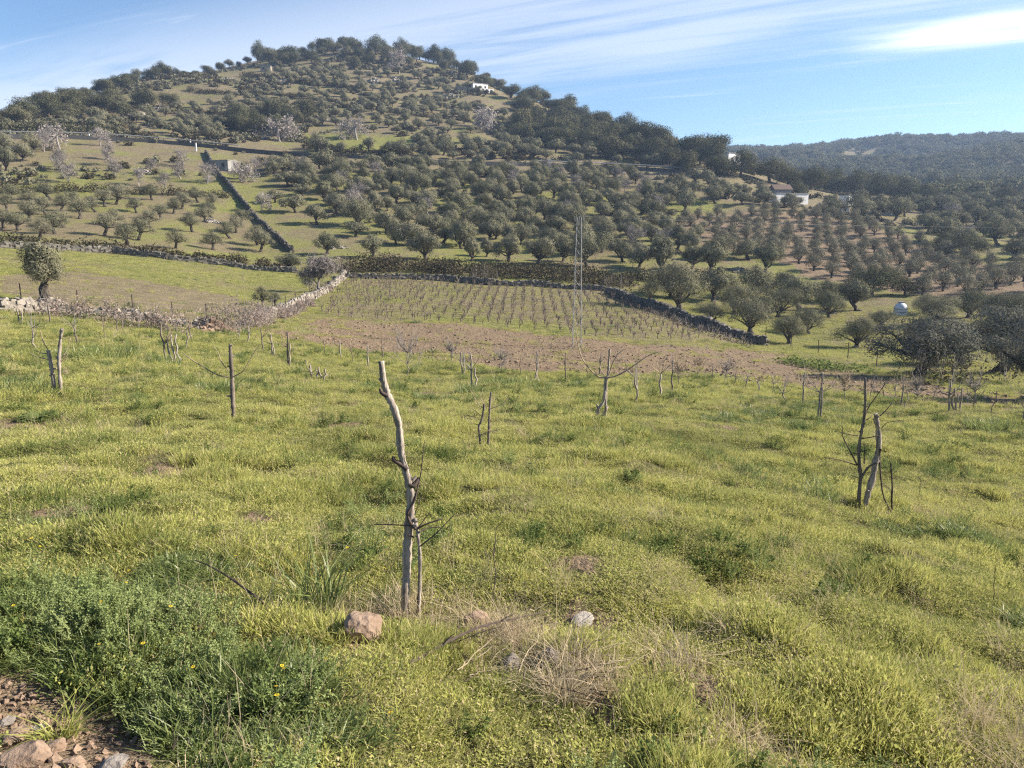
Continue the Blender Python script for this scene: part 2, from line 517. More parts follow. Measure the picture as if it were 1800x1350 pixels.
def ground_material():
    m, bb, out = material('ground_cover')
    g = bb.n('ShaderNodeNewGeometry')
    pos = g.outputs['Position']
    at = {k: bb.n('ShaderNodeAttribute', attribute_name=k).outputs['Fac'] for k in ('soil', 'dry', 'red', 'near')}
    n1 = bb.noise(pos, .09, 6, .62)
    n2 = bb.noise(pos, .7, 6, .65)
    n3 = bb.noise(pos, 5.0, 5, .65)
    n4 = bb.noise(pos, 28.0, 4, .65)
    green = bb.mix(bb.ramp(n2, .35, .65), (0.165, 0.180, 0.050), (0.250, 0.242, 0.078))
    green = bb.mix(bb.math('MULTIPLY', bb.ramp(n3, .46, .66), .75), green, (0.125, 0.125, 0.045))
    tan = bb.mix(bb.ramp(n2, .35, .65), (0.225, 0.182, 0.115), (0.170, 0.140, 0.085))
    tan = bb.mix(bb.math('MULTIPLY', bb.ramp(n3, .5, .7), .6), tan, (0.12, 0.105, 0.055))
    dryf = bb.math('ADD', at['dry'], bb.math('MULTIPLY', bb.math('SUBTRACT', n1, .5), 1.6))
    dryf = bb.math('ADD', dryf, bb.math('MULTIPLY', bb.math('SUBTRACT', n2, .5), .9))
    c = bb.mix(bb.ramp(dryf, .25, .75), green, tan)
    thatch = bb.mix(bb.ramp(n4, .4, .6), (0.085, 0.085, 0.032), (0.14, 0.12, 0.06))
    c = bb.mix(bb.math('MULTIPLY', at['near'], .75), c, thatch)
    earth = bb.mix(bb.ramp(n3, .32, .62), (0.270, 0.198, 0.130), (0.172, 0.124, 0.080))
    earth = bb.mix(bb.math('MULTIPLY', bb.ramp(n4, .55, .75), .6), earth, (0.37, 0.29, 0.20))
    earth = bb.mix(bb.math('MULTIPLY', bb.ramp(n2, .54, .70), .35), earth, (0.17, 0.155, 0.06))
    sf = bb.math('ADD', at['soil'], bb.math('MULTIPLY', bb.math('SUBTRACT', n3, .5), bb.math('MULTIPLY', bb.ramp(at['soil'], 0, .3), 1.1)))
    c = bb.mix(bb.ramp(sf, .3, .6), c, earth)
    red = bb.mix(bb.ramp(n2, .35, .65), (0.250, 0.180, 0.125), (0.190, 0.145, 0.092))
    c = bb.mix(bb.math('MULTIPLY', at['red'], bb.ramp(n3, .2, .5, .7, 1.0)), c, red)
    ps = bb.n('ShaderNodeBsdfPrincipled', ins={'Roughness': .95, 'Specular IOR Level': .1})
    bb.put(ps.inputs['Base Color'], c)
    hgt = bb.math('ADD', bb.math('MULTIPLY', n3, .35), bb.math('MULTIPLY', n4, .10))
    hgt = bb.math('ADD', hgt, bb.math('MULTIPLY', n2, .5))
    bp = bb.n('ShaderNodeBump', ins={'Strength': 1.0, 'Distance': .55, 'Height': hgt})
    bb.put(ps.inputs['Normal'], bp.outputs[0])
    bb.put(out.inputs[0], ps.outputs[0])
    return m


# ------------------------------------------------------------------ the land as one sheet
PLOUGH = plot([(470, 590), (560, 562), (660, 566), (800, 572), (960, 590), (1100, 606), (1250, 612), (1380, 625), (1500, 655), (1650, 680), (1800, 700),
               (1850, 730), (1500, 690), (1330, 672), (1150, 655), (1000, 655), (900, 650), (760, 632), (620, 615)])
TRACK = plot([(-60, 1160), (60, 1195), (160, 1228), (240, 1268), (300, 1330), (330, 1420), (-60, 1420)])
MEADOW_DRY = plot([(0, 485), (130, 478), (260, 495), (420, 525), (430, 545), (330, 572), (150, 560), (0, 540)])
VINEYARD = plot([(560, 552), (612, 492), (780, 497), (900, 503), (1060, 515), (1150, 548), (1280, 592), (1330, 608), (1100, 598), (900, 578), (760, 566), (600, 560)])
YOUNG = plot([(1160, 382), (1420, 372), (1560, 405), (1640, 440), (1800, 480), (1900, 520), (1640, 522), (1420, 492), (1385, 465), (1240, 425)])
HILL_MEAD = plot([(535, 236), (640, 240), (722, 242), (728, 266), (640, 268), (555, 264)])
BARE_SPOTS = [(*ground(u, v)[:2], r) for u, v, r in ((1028, 1096, .17), (985, 1182, .12), (1180, 1182, .15), (1060, 1235, .13), (640, 1142, .10), (290, 834, .35), (900, 1160, .12), (760, 692, .7), (1240, 1215, .10),
              (1275, 752, .4), (1010, 985, .16), (70, 745, .45), (1560, 905, .3), (1330, 1330, .12), (1480, 1150, .14), (445, 915, .15), (120, 905, .22), (1330, 850, .25), (610, 760, .4))]


def bare_spot(x, y):
    f = np.zeros(np.shape(x))
    for cx, cy, r in BARE_SPOTS:
        q = np.hypot(x - cx, y - cy) / (r * 1.55)
        f = np.maximum(f, 1.25 - q + .9 * vnoise(x / (r * .45), y / (r * .45), 121))
    return np.clip(f, 0, 1)


LEFT_TERR = plot([(-40, 345), (395, 350), (480, 440), (300, 440), (-40, 428)])


def build_land():
    az1 = np.radians(np.arange(-48, 48.01, 0.16))
    azs = np.concatenate([np.radians(np.arange(-180, -48, 4.0)), az1, np.radians(np.arange(52, 180, 4.0))])
    ds = np.exp(np.linspace(math.log(0.35), math.log(1150), 560))
    A, D = np.meshgrid(azs, ds, indexing='ij')
    X, Y = np.sin(A) * D, np.cos(A) * D
    Z = H(X.ravel(), Y.ravel())
    na, nd = A.shape
    V = np.stack([X.ravel(), Y.ravel(), Z], 1)
    i = np.arange(na)[:, None]; j = np.arange(nd - 1)[None]
    i2 = (i + 1) % na
    F = np.stack([i * nd + j, i * nd + j + 1, i2 * nd + j + 1, i2 * nd + j], -1).reshape(-1, 4)
    V = np.concatenate([V, [[0, 0, hz(0, 0.2)]]])
    me = mesh_np('ground', V, F, ground_material(), smooth_f=True)
    xx, yy = V[:, 0], V[:, 1]
    dd = np.hypot(xx, yy)
    wob_x, wob_y = xx + 3.6 * (vnoise(xx / 5, yy / 5, 21) + .7 * vnoise(xx / 1.3, yy / 1.3, 23)) * smooth(10, 30, dd), yy + 4.5 * (vnoise(xx / 5, yy / 5, 22) + .7 * vnoise(xx / 1.3, yy / 1.3, 24)) * smooth(10, 30, dd)
    wx, wy = xx + .25 * vnoise(xx / .3, yy / .3, 31), yy + .25 * vnoise(xx / .3, yy / .3, 32)
    soil = inside(PLOUGH, wob_x, wob_y) * 0.74 + inside(TRACK, wx, wy) * 1.0
    soil = np.maximum(soil, bare_spot(xx, yy) * .8)
    dry = 0.36 + 0 * xx
    dry = np.where(inside(LEFT_TERR, wob_x, wob_y), .60, dry)
    dry = np.where(inside(MEADOW_DRY, wob_x, wob_y), 1.05, dry)
    dry = np.where(inside(VINEYARD, wob_x, wob_y), .62, dry)
    dry = np.where((dd > 190), dry + .30, dry)
    dry = np.where((dd > 45) & (dry < .5), .46, dry)
    dry = np.where((dd < 45) & (dry < .5), .2, dry)
    dry = np.where(inside(HILL_MEAD, xx, yy), .12, dry)
    red = inside(YOUNG, wob_x, wob_y) * 1.0
    for nm, arr in (('soil', soil), ('dry', dry), ('red', red), ('near', 1 - smooth(15, 45, dd))):
        a = me.attributes.new(nm, 'FLOAT', 'POINT')
        a.data.foreach_set('value', arr.astype(np.float32))
    o = link('ground', me)
    tag(o, kind='structure')


build_land()

# ------------------------------------------------------------------ the road across the hill, with its guard rail
ROAD_IMG = [(-120, 240), (0, 240), (150, 242), (250, 246), (350, 255), (440, 265), (560, 276), (720, 284), (880, 289), (1000, 292), (1100, 294), (1200, 300), (1255, 308)]


def resample(pts, step):
    pts = np.asarray(pts, float)
    seg = np.linalg.norm(np.diff(pts[:, :2], axis=0), axis=1)
    L = np.concatenate([[0], np.cumsum(seg)])
    q = np.arange(0, L[-1], step)
    return np.stack([np.interp(q, L, pts[:, k]) for k in range(pts.shape[1])], 1)


def smooth_line(p, n=3):
    for _ in range(n):
        p[1:-1] = (p[:-2] + 2 * p[1:-1] + p[2:]) / 4
    return p


road_pts = smooth_line(resample([ground(u, v) for u, v in ROAD_IMG], 4.0), 12)
road_pts[:, 2] = H(road_pts[:, 0], road_pts[:, 1])
road_pts[:, 2] = smooth_line(road_pts[:, 2:3].copy(), 10)[:, 0] + .25


def side_dir(p):
    t = np.gradient(p[:, :2], axis=0)
    t /= np.linalg.norm(t, axis=1)[:, None] + 1e-9
    return np.stack([t[:, 1], -t[:, 0]], 1)


def build_road():
    mb = MB()
    n = side_dir(road_pts)
    prof = [(-3.2, -2.5), (-3.0, 0), (3.0, .1), (3.2, -2.5)]
    V = np.concatenate([np.column_stack([road_pts[:, :2] + n * a, road_pts[:, 2] + z]) for a, z in prof])
    k = len(road_pts); i = np.arange(k - 1)
    for r in range(3):
        mb.add(V, np.stack([r * k + i, r * k + i + 1, (r + 1) * k + i + 1, (r + 1) * k + i], 1)) if r == 0 else mb.f.append(np.stack([r * k + i, r * k + i + 1, (r + 1) * k + i + 1, (r + 1) * k + i], 1)) or mb.m.append(np.zeros(k - 1, int))
    tag(mb.obj('road', M_ROAD), kind='structure')
    uu, _ = project(road_pts)
    for lab, a, c in (("pale metal guard rail along the hillside road above the bare orchard", -40, 445),
                      ("pale metal guard rail on the stretch of road above the dense olive grove", 930, 1250)):
        seg = road_pts[(uu > a) & (uu < c)]
        sgn = n[(uu > a) & (uu < c)]
        near = np.where((np.hypot(*(seg[:, :2] + sgn * 3).T) < np.hypot(*(seg[:, :2] - sgn * 3).T))[:, None], sgn, -sgn)
        line = np.column_stack([seg[:, :2] + near * 2.7, seg[:, 2]])
        root = link('guard_rail', None, loc=line[0])
        tag(root, lab, 'guard rail', 'guard rails of the hillside road')
        mb = MB(); mb.tube(line + np.array([0, 0, .7]) - line[0], .13, 4)
        mb.obj('rail', M_STEEL, root)
        for p in line:
            pb = MB(); pb.box(p + np.array([0, 0, .3]) - line[0], (.12, .12, .9))
            pb.obj('post', M_STEEL, root)


build_road()


# ------------------------------------------------------------------ dry stone walls
def stone_wall(img, h, w, mat, label, step=.34, rubble=0.0, tall=None):
    pts = resample([ground(u, v) for u, v in img], step)
    nrm = side_dir(smooth_line(pts.copy(), 5))
    mb = MB()
    base = pts[0].copy()
    rows = max(3, int(round(h / .19)))
    for i, p in enumerate(pts):
        rz = math.atan2(-nrm[i, 0], nrm[i, 1])
        hh = h * (1 + .5 * float(vnoise(i * .13, 0, 41)))
        if rubble and vnoise(i * .09, 3, 42) > .5 - rubble:
            hh *= .45
        g = hz(p[0], p[1])
        for r in range(rows):
            z = (r + .5) * hh / rows
            wid = w * (1 - .35 * r / rows)
            for sgn in (-1, 1):
                if RNG.random() < .08:
                    continue
                o = nrm[i] * sgn * wid * .25 + RNG.uniform(-.06, .06, 2)
                mb.box(np.array([p[0] + o[0], p[1] + o[1], g - .05 + z]) - base,
                       np.array([step * 1.15, wid * .6, hh / rows * 1.25]) * RNG.uniform(.7, 1.25, 3), rz + RNG.uniform(-.3, .3), jit=.28, tilt=.25)
        if RNG.random() < .75:
            mb.box(np.array([p[0], p[1], g + hh]) - base, np.array([step, w * .6, .2]) * RNG.uniform(.6, 1.3, 3), rz + RNG.uniform(-.5, .5), jit=.35, tilt=.4)
        if rubble and RNG.random() < rubble * 1.2:
            o = nrm[i] * RNG.uniform(-1.2, 1.2)
            mb.box(np.array([p[0] + o[0], p[1] + o[1], hz(p[0] + o[0], p[1] + o[1]) + .06]) - base, RNG.uniform(.15, .4, 3), RNG.uniform(0, 3), jit=.35, tilt=.5)
    o = mb.obj('dry_stone_wall', mat)
    o.location = base
    tag(o, label, 'stone wall', 'dry stone walls between the plots')


stone_wall([(-30, 546), (90, 549), (200, 557), (285, 567), (372, 582)], .62, .7, M_STONE, "pale tumbled stone wall along the near edge of the tan meadow", rubble=.42, step=.24)
stone_wall([(432, 574), (500, 548), (555, 524), (585, 505), (606, 487)], .60, .5, M_STONE, "pale stone wall climbing from the rubble gap to the vineyard corner", step=.26)
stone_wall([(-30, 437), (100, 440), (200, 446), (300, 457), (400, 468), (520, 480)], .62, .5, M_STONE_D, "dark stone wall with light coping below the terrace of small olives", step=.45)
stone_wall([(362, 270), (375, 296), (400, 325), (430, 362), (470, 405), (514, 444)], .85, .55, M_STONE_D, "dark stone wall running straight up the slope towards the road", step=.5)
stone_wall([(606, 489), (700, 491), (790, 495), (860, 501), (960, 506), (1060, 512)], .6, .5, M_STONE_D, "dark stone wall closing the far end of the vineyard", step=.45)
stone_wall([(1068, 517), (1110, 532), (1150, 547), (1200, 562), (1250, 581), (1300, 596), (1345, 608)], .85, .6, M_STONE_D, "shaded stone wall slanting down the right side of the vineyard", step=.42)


def rubble_heap(img, n, spread, size, mat, label, zh=.5):
    c = ground(*img)
    mb = MB()
    for _ in range(n):
        o = RNG.normal(0, spread, 2)
        k = math.exp(-(o @ o) / (2 * spread ** 2))
        mb.box(np.array([o[0], o[1], hz(c[0] + o[0], c[1] + o[1]) - c[2] + zh * k * RNG.random()]), RNG.uniform(.5, 1.2, 3) * size, RNG.uniform(0, 3), jit=.35, tilt=.6)
    o = mb.obj('stone_heap', mat)
    o.location = c
    tag(o, label, 'stone heap')


rubble_heap((374, 580), 150, .5, .3, M_ROCK_R, "heap of fallen reddish stones in the gap of the pale wall", .6)
rubble_heap((594, 435), 50, .55, .4, M_STONE, "small heap of pale stones beside the front olive above the vineyard")
rubble_heap((372, 391), 40, .6, .4, M_ROCK_W, "pale boulder pile among the small terrace olives")
rubble_heap((1299, 478), 40, .8, .45, M_STONE_D, "brown heap of stones between the two big olives by the ploughed plot")
rubble_heap((248, 303), 10, .8, .6, M_ROCK_W, "white boulders lying in the bare orchard")
for k, (u, v, n) in enumerate([(243, 205, 30), (283, 195, 40), (560, 212, 25), (400, 143, 14), (660, 145, 30), (700, 140, 24), (790, 170, 14), (500, 146, 16)]):
    rubble_heap((u, v), n * 2, 1.3, 1.3, M_STONE, ["grey outcrop of rocks in the oak slope above the road, left one", "long rocky outcrop under the oak ridge above the bare orchard",
                "rock outcrop beside the oak clump at mid hill", "pale rocks scattered below the tall tree on the left shoulder", "rocky brow below the summit, left of the pale bare tree",
                "rocky brow below the summit, right of the pale bare tree", "scattered rocks below the white hilltop house", "pale rocks along the upper terrace edge"][k], .8)


# ------------------------------------------------------------------ trees : one model of each kind
def lobes_crown(mb, lobes, n, L, Wd, mi=0, fill=.35, bias=.55):
    vol = np.array([l[3] * l[4] * l[5] for l in lobes]) ** .67
    cnt = (n * vol / vol.sum()).astype(int)
    for (cx, cy, cz, rx, ry, rz), k in zip(lobes, cnt):
        d = RNG.standard_normal((k, 3)); d /= np.linalg.norm(d, axis=1)[:, None]
        r = np.where(RNG.random(k) < fill, RNG.random(k) ** .5, RNG.normal(.95, .15, k))
        lump = 1 + .34 * np.sin(d[:, 0] * 5 + cx * 3) * np.sin(d[:, 1] * 5 + cy * 3) * np.cos(d[:, 2] * 4 + cz)
        C = np.array([cx, cy, cz]) + d * (r * lump)[:, None] * np.array([rx, ry, rz])
        mb.leaves(C, d, L, Wd, mi, bias)


def wobble(a, c, n, amp):
    t = np.linspace(0, 1, n)[:, None]
    p = np.asarray(a) * (1 - t) + np.asarray(c) * t
    j = RNG.normal(0, amp, (n, 3)); j[0] = 0; j[-1] = 0
    return p + j


def olive_model(name, seed, n=3800, L=.30, Wd=.12, w=4.6, h=4.3, mat=None, single=False, trunk_h=1.1, lean=.35, open_=.0, zr=(.34, .66), tk=1.0):
    """trunk with forked limbs, crown of several ragged lobes"""
    global RNG
    keep = RNG; RNG = np.random.default_rng(seed)
    tb, cb = MB(), MB()
    if single: cb = tb
    ln = RNG.uniform(-lean, lean, 2)
    top = np.array([ln[0], ln[1], trunk_h * .8])
    tb.tube(wobble((0, 0, -.25), top, 5, .05), np.linspace(.30, .20, 5) * tk * w / 4.6, 7, rough=.1)
    tb.tube([(0, 0, -.15), (0, 0, .12)], [.46 * tk * w / 4.6, .30 * tk * w / 4.6], 7, rough=.15)
    lobes = []
    k = RNG.integers(9, 13)
    for i in range(k):
        a = i / k * 2 * math.pi + RNG.uniform(-.4, .4)
        rr = RNG.uniform(.38, .86) * w / 2 * (1 if i % 3 else .45)
        z = RNG.uniform(*zr) * h + (.14 * h if i % 3 == 0 else 0)
        e = np.array([math.cos(a) * rr + ln[0], math.sin(a) * rr + ln[1], z])
        tb.tube(wobble(top - [0, 0, .1], e, 5, .08), np.linspace(.13, .03, 5) * w / 4.6, 5)
        s_ = RNG.uniform(.55, 1.25) * (1 - open_ * .3)
        lobes.append((*e, s_ * w * .22, s_ * w * .22, s_ * h * .20))
    lobes.append((ln[0], ln[1], (zr[0] + zr[1] + .16) / 2 * h, w * .34, w * .34, h * .27))
    lobes_crown(cb, lobes, n, L, Wd, 1 if single else 0, .3, .72)
    RNG = keep
    if single:
        return {None: tb.mesh(name, [M_BARK, mat])}
    return {'trunk': tb.mesh('trunk', [M_BARK]), 'crown': cb.mesh('crown', [mat])}


def oak_model(name, seed, n=5600, L=.32, Wd=.19, w=8.0, h=7.0, mat=None, single=True):
    global RNG
    keep = RNG; RNG = np.random.default_rng(seed)
    tb, cb = MB(), MB()
    if single: cb = tb
    tb.tube(wobble((0, 0, -.3), (0.1, 0, .3 * h), 4, .08), np.linspace(.35, .24, 4), 7)
    lobes = []
    for i in range(11):
        a = i * 2.4 + RNG.uniform(-.3, .3)
        rr = w / 2 * (.62 if i % 4 else .25) * RNG.uniform(.8, 1.1)
        z = h * RNG.uniform(.22, .66) + (h * .15 if i % 4 == 0 else 0)
        e = (math.cos(a) * rr, math.sin(a) * rr, z)
        tb.tube(wobble((0.1, 0, .28 * h), e, 4, .1), np.linspace(.16, .04, 4), 4)
        s_ = RNG.uniform(.7, 1.15)
        lobes.append((*e, s_ * w * .24, s_ * w * .24, s_ * h * .20))
    lobes.append((0, 0, h * .52, w * .34, w * .34, h * .30))
    lobes_crown(cb, lobes, n, L, Wd, 1 if single else 0, .25, .68)
    RNG = keep
    if single:
        return {None: tb.mesh(name, [M_BARK, mat])}
    return {'trunk': tb.mesh('trunk', [M_BARK]), 'crown': cb.mesh('crown', [mat])}


def bare_model(name, seed, w=4.5, h=4.0, levels=4, blossom=0, single=True, mat=None, leafy=None, dense=5, fuzz=0):
    global RNG
    keep = RNG; RNG = np.random.default_rng(seed)
    tb = MB(); cb = tb if single else MB()
    tips = []

    def grow(p, d, ln, r, lev):
        n = 4
        q = [np.array(p)]
        dd = np.array(d, float)
        for _ in range(n - 1):
            dd = dd + RNG.normal(0, .16, 3) + np.array([0, 0, .05]); dd /= np.linalg.norm(dd)
            q.append(q[-1] + dd * ln / (n - 1))
        (tb if lev >= levels - 1 else cb).tube(q, np.linspace(r, r * .55, n), 5 if lev >= levels - 1 else 3, 0)
        if lev == 0:
            tips.extend(q[1:]); return
        for i in range(dense if lev < levels else 4):
            t = RNG.uniform(.45, 1)
            k = min(int(t * (n - 1)), n - 2)
            s0 = q[k] + (q[k + 1] - q[k]) * (t * (n - 1) - k)
            nd = dd * .55 + RNG.normal(0, .55, 3) + np.array([0, 0, .12]); nd /= np.linalg.norm(nd)
            grow(s0, nd, ln * RNG.uniform(.55, .8), r * .48, lev - 1)
    grow((0, 0, -.2), (RNG.uniform(-.15, .15), 0, 1), h * .36, .12 * w / 4.5, levels)
    T = np.array(tips)
    if blossom:
        C = T[RNG.integers(0, len(T), blossom)] + RNG.normal(0, .08, (blossom, 3))
        cb.leaves(C, None, .14, .12, 1)
    if fuzz:
        C = T[RNG.integers(0, len(T), fuzz)] + RNG.normal(0, .16, (fuzz, 3))
        cb.leaves(C, None, .34, .028, 0)
    if leafy:
        C = T[RNG.integers(0, len(T), leafy)] + RNG.normal(0, .14, (leafy, 3))
        cb.leaves(C, None, .15, .06, 1)
    RNG = keep
    mats = [M_TWIG, mat or M_BLOSSOM]
    # fit to the asked height
    for mm in ({id(tb): tb, id(cb): cb}).values():
        sc = h / T[:, 2].max()
        mm.v = [v * sc for v in mm.v]
    if single:
        return {None: tb.mesh(name, mats)}
    return {'trunk': tb.mesh('trunk', mats), 'crown': cb.mesh('crown', mats)}


OLIVES = [olive_model('olive_tree', 100 + i, n=6500, L=.22, Wd=.085, mat=M_OLIVE, open_=(i % 4) * .35, trunk_h=.8 + .2 * (i % 3), lean=.5, h=3.7 + .25 * (i % 5), w=4.2 + .3 * (i % 3)) for i in range(9)]
OLIVES_S = [olive_model('olive_tree', 140 + i, n=2600, L=.30, Wd=.14, mat=M_OLIVE, single=True, open_=(i % 3) * .45, h=3.6 + .3 * (i % 4), lean=.6) for i in range(6)]
OLIVES_T = [olive_model('olive_tree', 160 + i, n=3600, L=.20, Wd=.075, w=4.6, h=4.6, mat=M_OLIVE, trunk_h=1.7, lean=.7, open_=1.0) for i in range(5)]
OLIVES_N = [olive_model('olive_tree', 180 + i, n=13000, L=.15, Wd=.05, mat=M_OLIVE, trunk_h=.8) for i in range(3)]
YOUNGS = [olive_model('young_olive_tree', 200 + i, n=2200, L=.17, Wd=.07, w=2.6, h=2.7, trunk_h=.6, lean=.1, mat=M_OLIVE_Y) for i in range(4)]
OAKS = [oak_model('oak_tree', 300 + i, mat=M_OAK, w=7.2 + .5 * (i % 3), h=6 + .8 * (i % 4)) for i in range(7)]
OAKS_P = [oak_model('oak_tree', 320 + i, n=9500, L=.25, Wd=.14, mat=M_OAK, single=False) for i in range(3)]
BARES = [bare_model('bare_tree', 400 + i, dense=5, fuzz=1000) for i in range(4)]
BLOOMS = [bare_model('almond_tree', 440 + i, blossom=1000, fuzz=700, w=5, h=4.6) for i in range(2)]

COUNT = {}


def place(models, name, p, scale, label, cat, group=None, rz=None, squash=1.0, pick=None):
    COUNT[name] = COUNT.get(name, 0) + 1
    mdl = models[int(RNG.integers(len(models))) if pick is None else pick % len(models)]
    rz = RNG.uniform(0, 6.28) if rz is None else rz
    if None in mdl:
        o = link(name, mdl[None])
    else:
        o = link(name, None)
        for part, me in mdl.items():
            link(part, me, o)
    o.location = [float(c) for c in p]
    o.rotation_euler = (0, 0, rz)
    ax = RNG.uniform(.86, 1.16)
    o.scale = (scale * ax, scale / ax, scale * squash)
    return tag(o, label, cat, group)


def scatter(poly, spacing, jitter=.35, rows=None, skip=0.0):
    """planting positions inside a plot, in rows turned by the angle 'rows'"""
    poly = np.array(poly)
    a = rows if rows is not None else .3
    ca, sa = math.cos(a), math.sin(a)
    R = np.array([[ca, sa], [-sa, ca]])
    q = poly @ R.T
    lo, hi = q.min(0), q.max(0)
    out = []
    for j, y in enumerate(np.arange(lo[1], hi[1], spacing)):
        for x in np.arange(lo[0] + (spacing / 2 if j % 2 else 0), hi[0], spacing):
            s = np.array([x, y]) + RNG.uniform(-jitter, jitter, 2) * spacing
            if inside(q, s[0], s[1]) and RNG.random() >= skip:
                w = s @ R
                out.append(w)
    return [np.array([w[0], w[1], hz(w[0], w[1])]) for w in out]


def tiered(pts, per=14):
    """order trees of a plot into tiers up the slope, then from left to right; yields (point, tier, order)"""
    if not pts: return []
    pr = [(p, *project(np.array(p))) for p in pts]
    pr = [t for t in pr if -60 < t[1] < 1860]
    pr.sort(key=lambda t: -t[2])
    out = []
    for k in range(0, len(pr), per):
        for i, t in enumerate(sorted(pr[k:k + per], key=lambda t: t[1])):
            out.append((t[0], k // per, i))
    return out


def dist(p):
    return float(math.hypot(p[0], p[1]))


# --- small leaning olives of the terrace left of the diagonal wall (places read off the photo)
TERR = [(13, 372), (56, 360), (128, 362), (106, 372), (82, 379), (52, 390), (30, 407), (68, 420), (96, 412), (113, 400), (142, 385), (168, 373), (185, 364), (203, 359), (212, 352),
        (241, 375), (182, 415), (199, 398), (225, 432), (242, 422), (263, 400), (283, 388), (305, 377), (319, 368), (308, 437), (339, 409), (363, 392), (372, 383), (349, 358), (375, 440),
        (375, 367), (404, 420), (415, 410), (425, 397), (452, 432), (457, 443), (5, 402), (20, 352), (90, 352), (268, 352)]
for p, t, i in tiered([ground(u, v) for u, v in TERR], 8):
    place(OLIVES_T, 'olive_tree', p, RNG.uniform(.72, .92), f"small gnarled olive on the left terrace, {ordinal(t)} row up, {ordinal(i)} from left", 'olive tree', 'olives of the left terrace', squash=.85)

# --- front row above the vineyard and the big trees by the ploughed plot
FRONT = [(573, 449, 44, "round little olive beside the pale stone heap above the vineyard wall"),
         (656, 453, 48, "dark round olive at the left end of the front row above the vineyard"),
         (747, 457, 60, "wide olive leaning left in the front row above the vineyard"),
         (829, 460, 42, "compact olive at the middle of the front row above the vineyard"),
         (854, 452, 34, "slim olive just right of the compact front row olive"),
         (893, 460, 50, "round olive left of the bushy pair above the vineyard"),
         (942, 466, 62, "broad bushy olive above the centre of the vineyard far wall"),
         (988, 461, 50, "olive standing directly left of the lattice mast"),
         (1033, 470, 56, "olive standing directly right of the lattice mast"),
         (1096, 461, 48, "thin trunked olive set back right of the mast"),
         (1123, 471, 50, "dark olive with a bushy crown left of the leaning one"),
         (1161, 478, 62, "leaning olive with a curved trunk on the bright grass strip"),
         (1217, 474, 46, "dark olive tucked behind the thickest trunk"),
         (1249, 481, 66, "largest dark olive with a thick trunk on the grass knoll"),
         (1344, 481, 66, "lone broad olive at the tip of the bright grass knoll")]
for u, v, w, lab in FRONT:
    p = ground(u, v)
    place(OLIVES, 'olive_tree', p, w * p[1] / FPX / 4.3, lab, 'olive tree', 'olives above the vineyard wall', squash=1.0)

# --- olives of the hollow right of the vineyard
HOLLOW = [(1142, 528, 36), (1196, 547, 84), (1178, 524, 56), (1252, 532, 66), (1291, 553, 54), (1320, 586, 66), (1253, 570, 40), (1367, 558, 54), (1387, 604, 50), (1422, 587, 46), (1458, 559, 48),
          (1511, 547, 60), (1408, 545, 64), (1504, 611, 54), (1545, 578, 34), (1622, 552, 34), (1642, 573, 56), (1330, 530, 56), (1375, 528, 50), (1460, 530, 44), (1700, 560, 50), (1745, 570, 56), (1795, 575, 60), (1660, 620, 44)]
for (p, t, i), in [[x] for x in tiered([np.append(ground(u, v), w) for u, v, w in HOLLOW], 6)]:
    place(OLIVES_N if p[1] < 90 else OLIVES, 'olive_tree', p[:3], p[3] * p[1] / FPX / 3.6, f"bushy olive in the hollow right of the vineyard, {ordinal(t)} tier up, {ordinal(i)} from left", 'olive tree', 'olives in the hollow', squash=.95)

for u, v, w, lab in [(8, 268, 44, "olive at the left edge just under the road"), (38, 285, 40, "olive near the left edge under the road, second one in"), (12, 300, 46, "olive at the left edge above the small terrace olives"), (60, 268, 34, "olive beside the pinkish trees under the left road")]:
    p = ground(u, v)
    place(OLIVES, 'olive_tree', p, w * p[1] / FPX / 4.6, lab, 'olive tree')
# --- single trees
p = ground(76, 532)
place([olive_model('olive_tree', 191, n=8000, L=.16, Wd=.06, w=2.7, h=3.3, mat=M_OLIVE, trunk_h=1.4, lean=.2, zr=(.54, .80), tk=2.0)], 'olive_tree', p, 1.0, "lone olive with a ball crown on a thick dark trunk behind the pale wall", 'olive tree', squash=1.0)
for u, v, w, lab in [(463, 538, 36, "small forked olive left of its twin beside the pale climbing wall"), (484, 540, 30, "small leaning olive right of its twin beside the pale climbing wall")]:
    p = ground(u, v)
    place(OLIVES_T, 'olive_tree', p, w * p[1] / FPX / 4.2, lab, 'olive tree', squash=1.0)
p = ground(558, 515)
place([bare_model('bare_tree', 431, dense=6, fuzz=9000, single=False)], 'bare_tree', p, 74 * p[1] / FPX / 4.2, "grey leafless tree with a pale trunk at the vineyard wall corner", 'bare tree')
p = ground(505, 475)
place(OLIVES, 'olive_tree', p, .75, "dark bushy tree left of the grey leafless one at the wall junction", 'olive tree', squash=.8)

# --- big dim trees at the lower right of the field
BIGBARE = [olive_model('tangled_tree', 470 + i, n=15000, L=.20, Wd=.06, w=6.0, h=4.9, mat=M_TANGLE, trunk_h=1.3, lean=.5, open_=.5) for i in range(3)]
for k, (u, v, hpx, lab) in enumerate([(1614, 664, 118, "large dim tree of tangled twigs at the foot of the field, left of the pair"), (1752, 655, 112, "large dim tree of tangled twigs at the foot of the field, right of the pair"),
                                      (1830, 700, 125, "dark tangled tree cut by the right edge of the photo"), (1690, 640, 80, "lower tangled tree filling the gap between the two large dim trees")]):
    p = ground(u, v)
    s = hpx * p[1] / FPX / 4.2
    o = place(BIGBARE, 'tangled_tree', p, s, lab, 'tree', 'tangled trees at the foot of the field', pick=k)
    o.scale = (s * 1.15, s * 1.15, s)

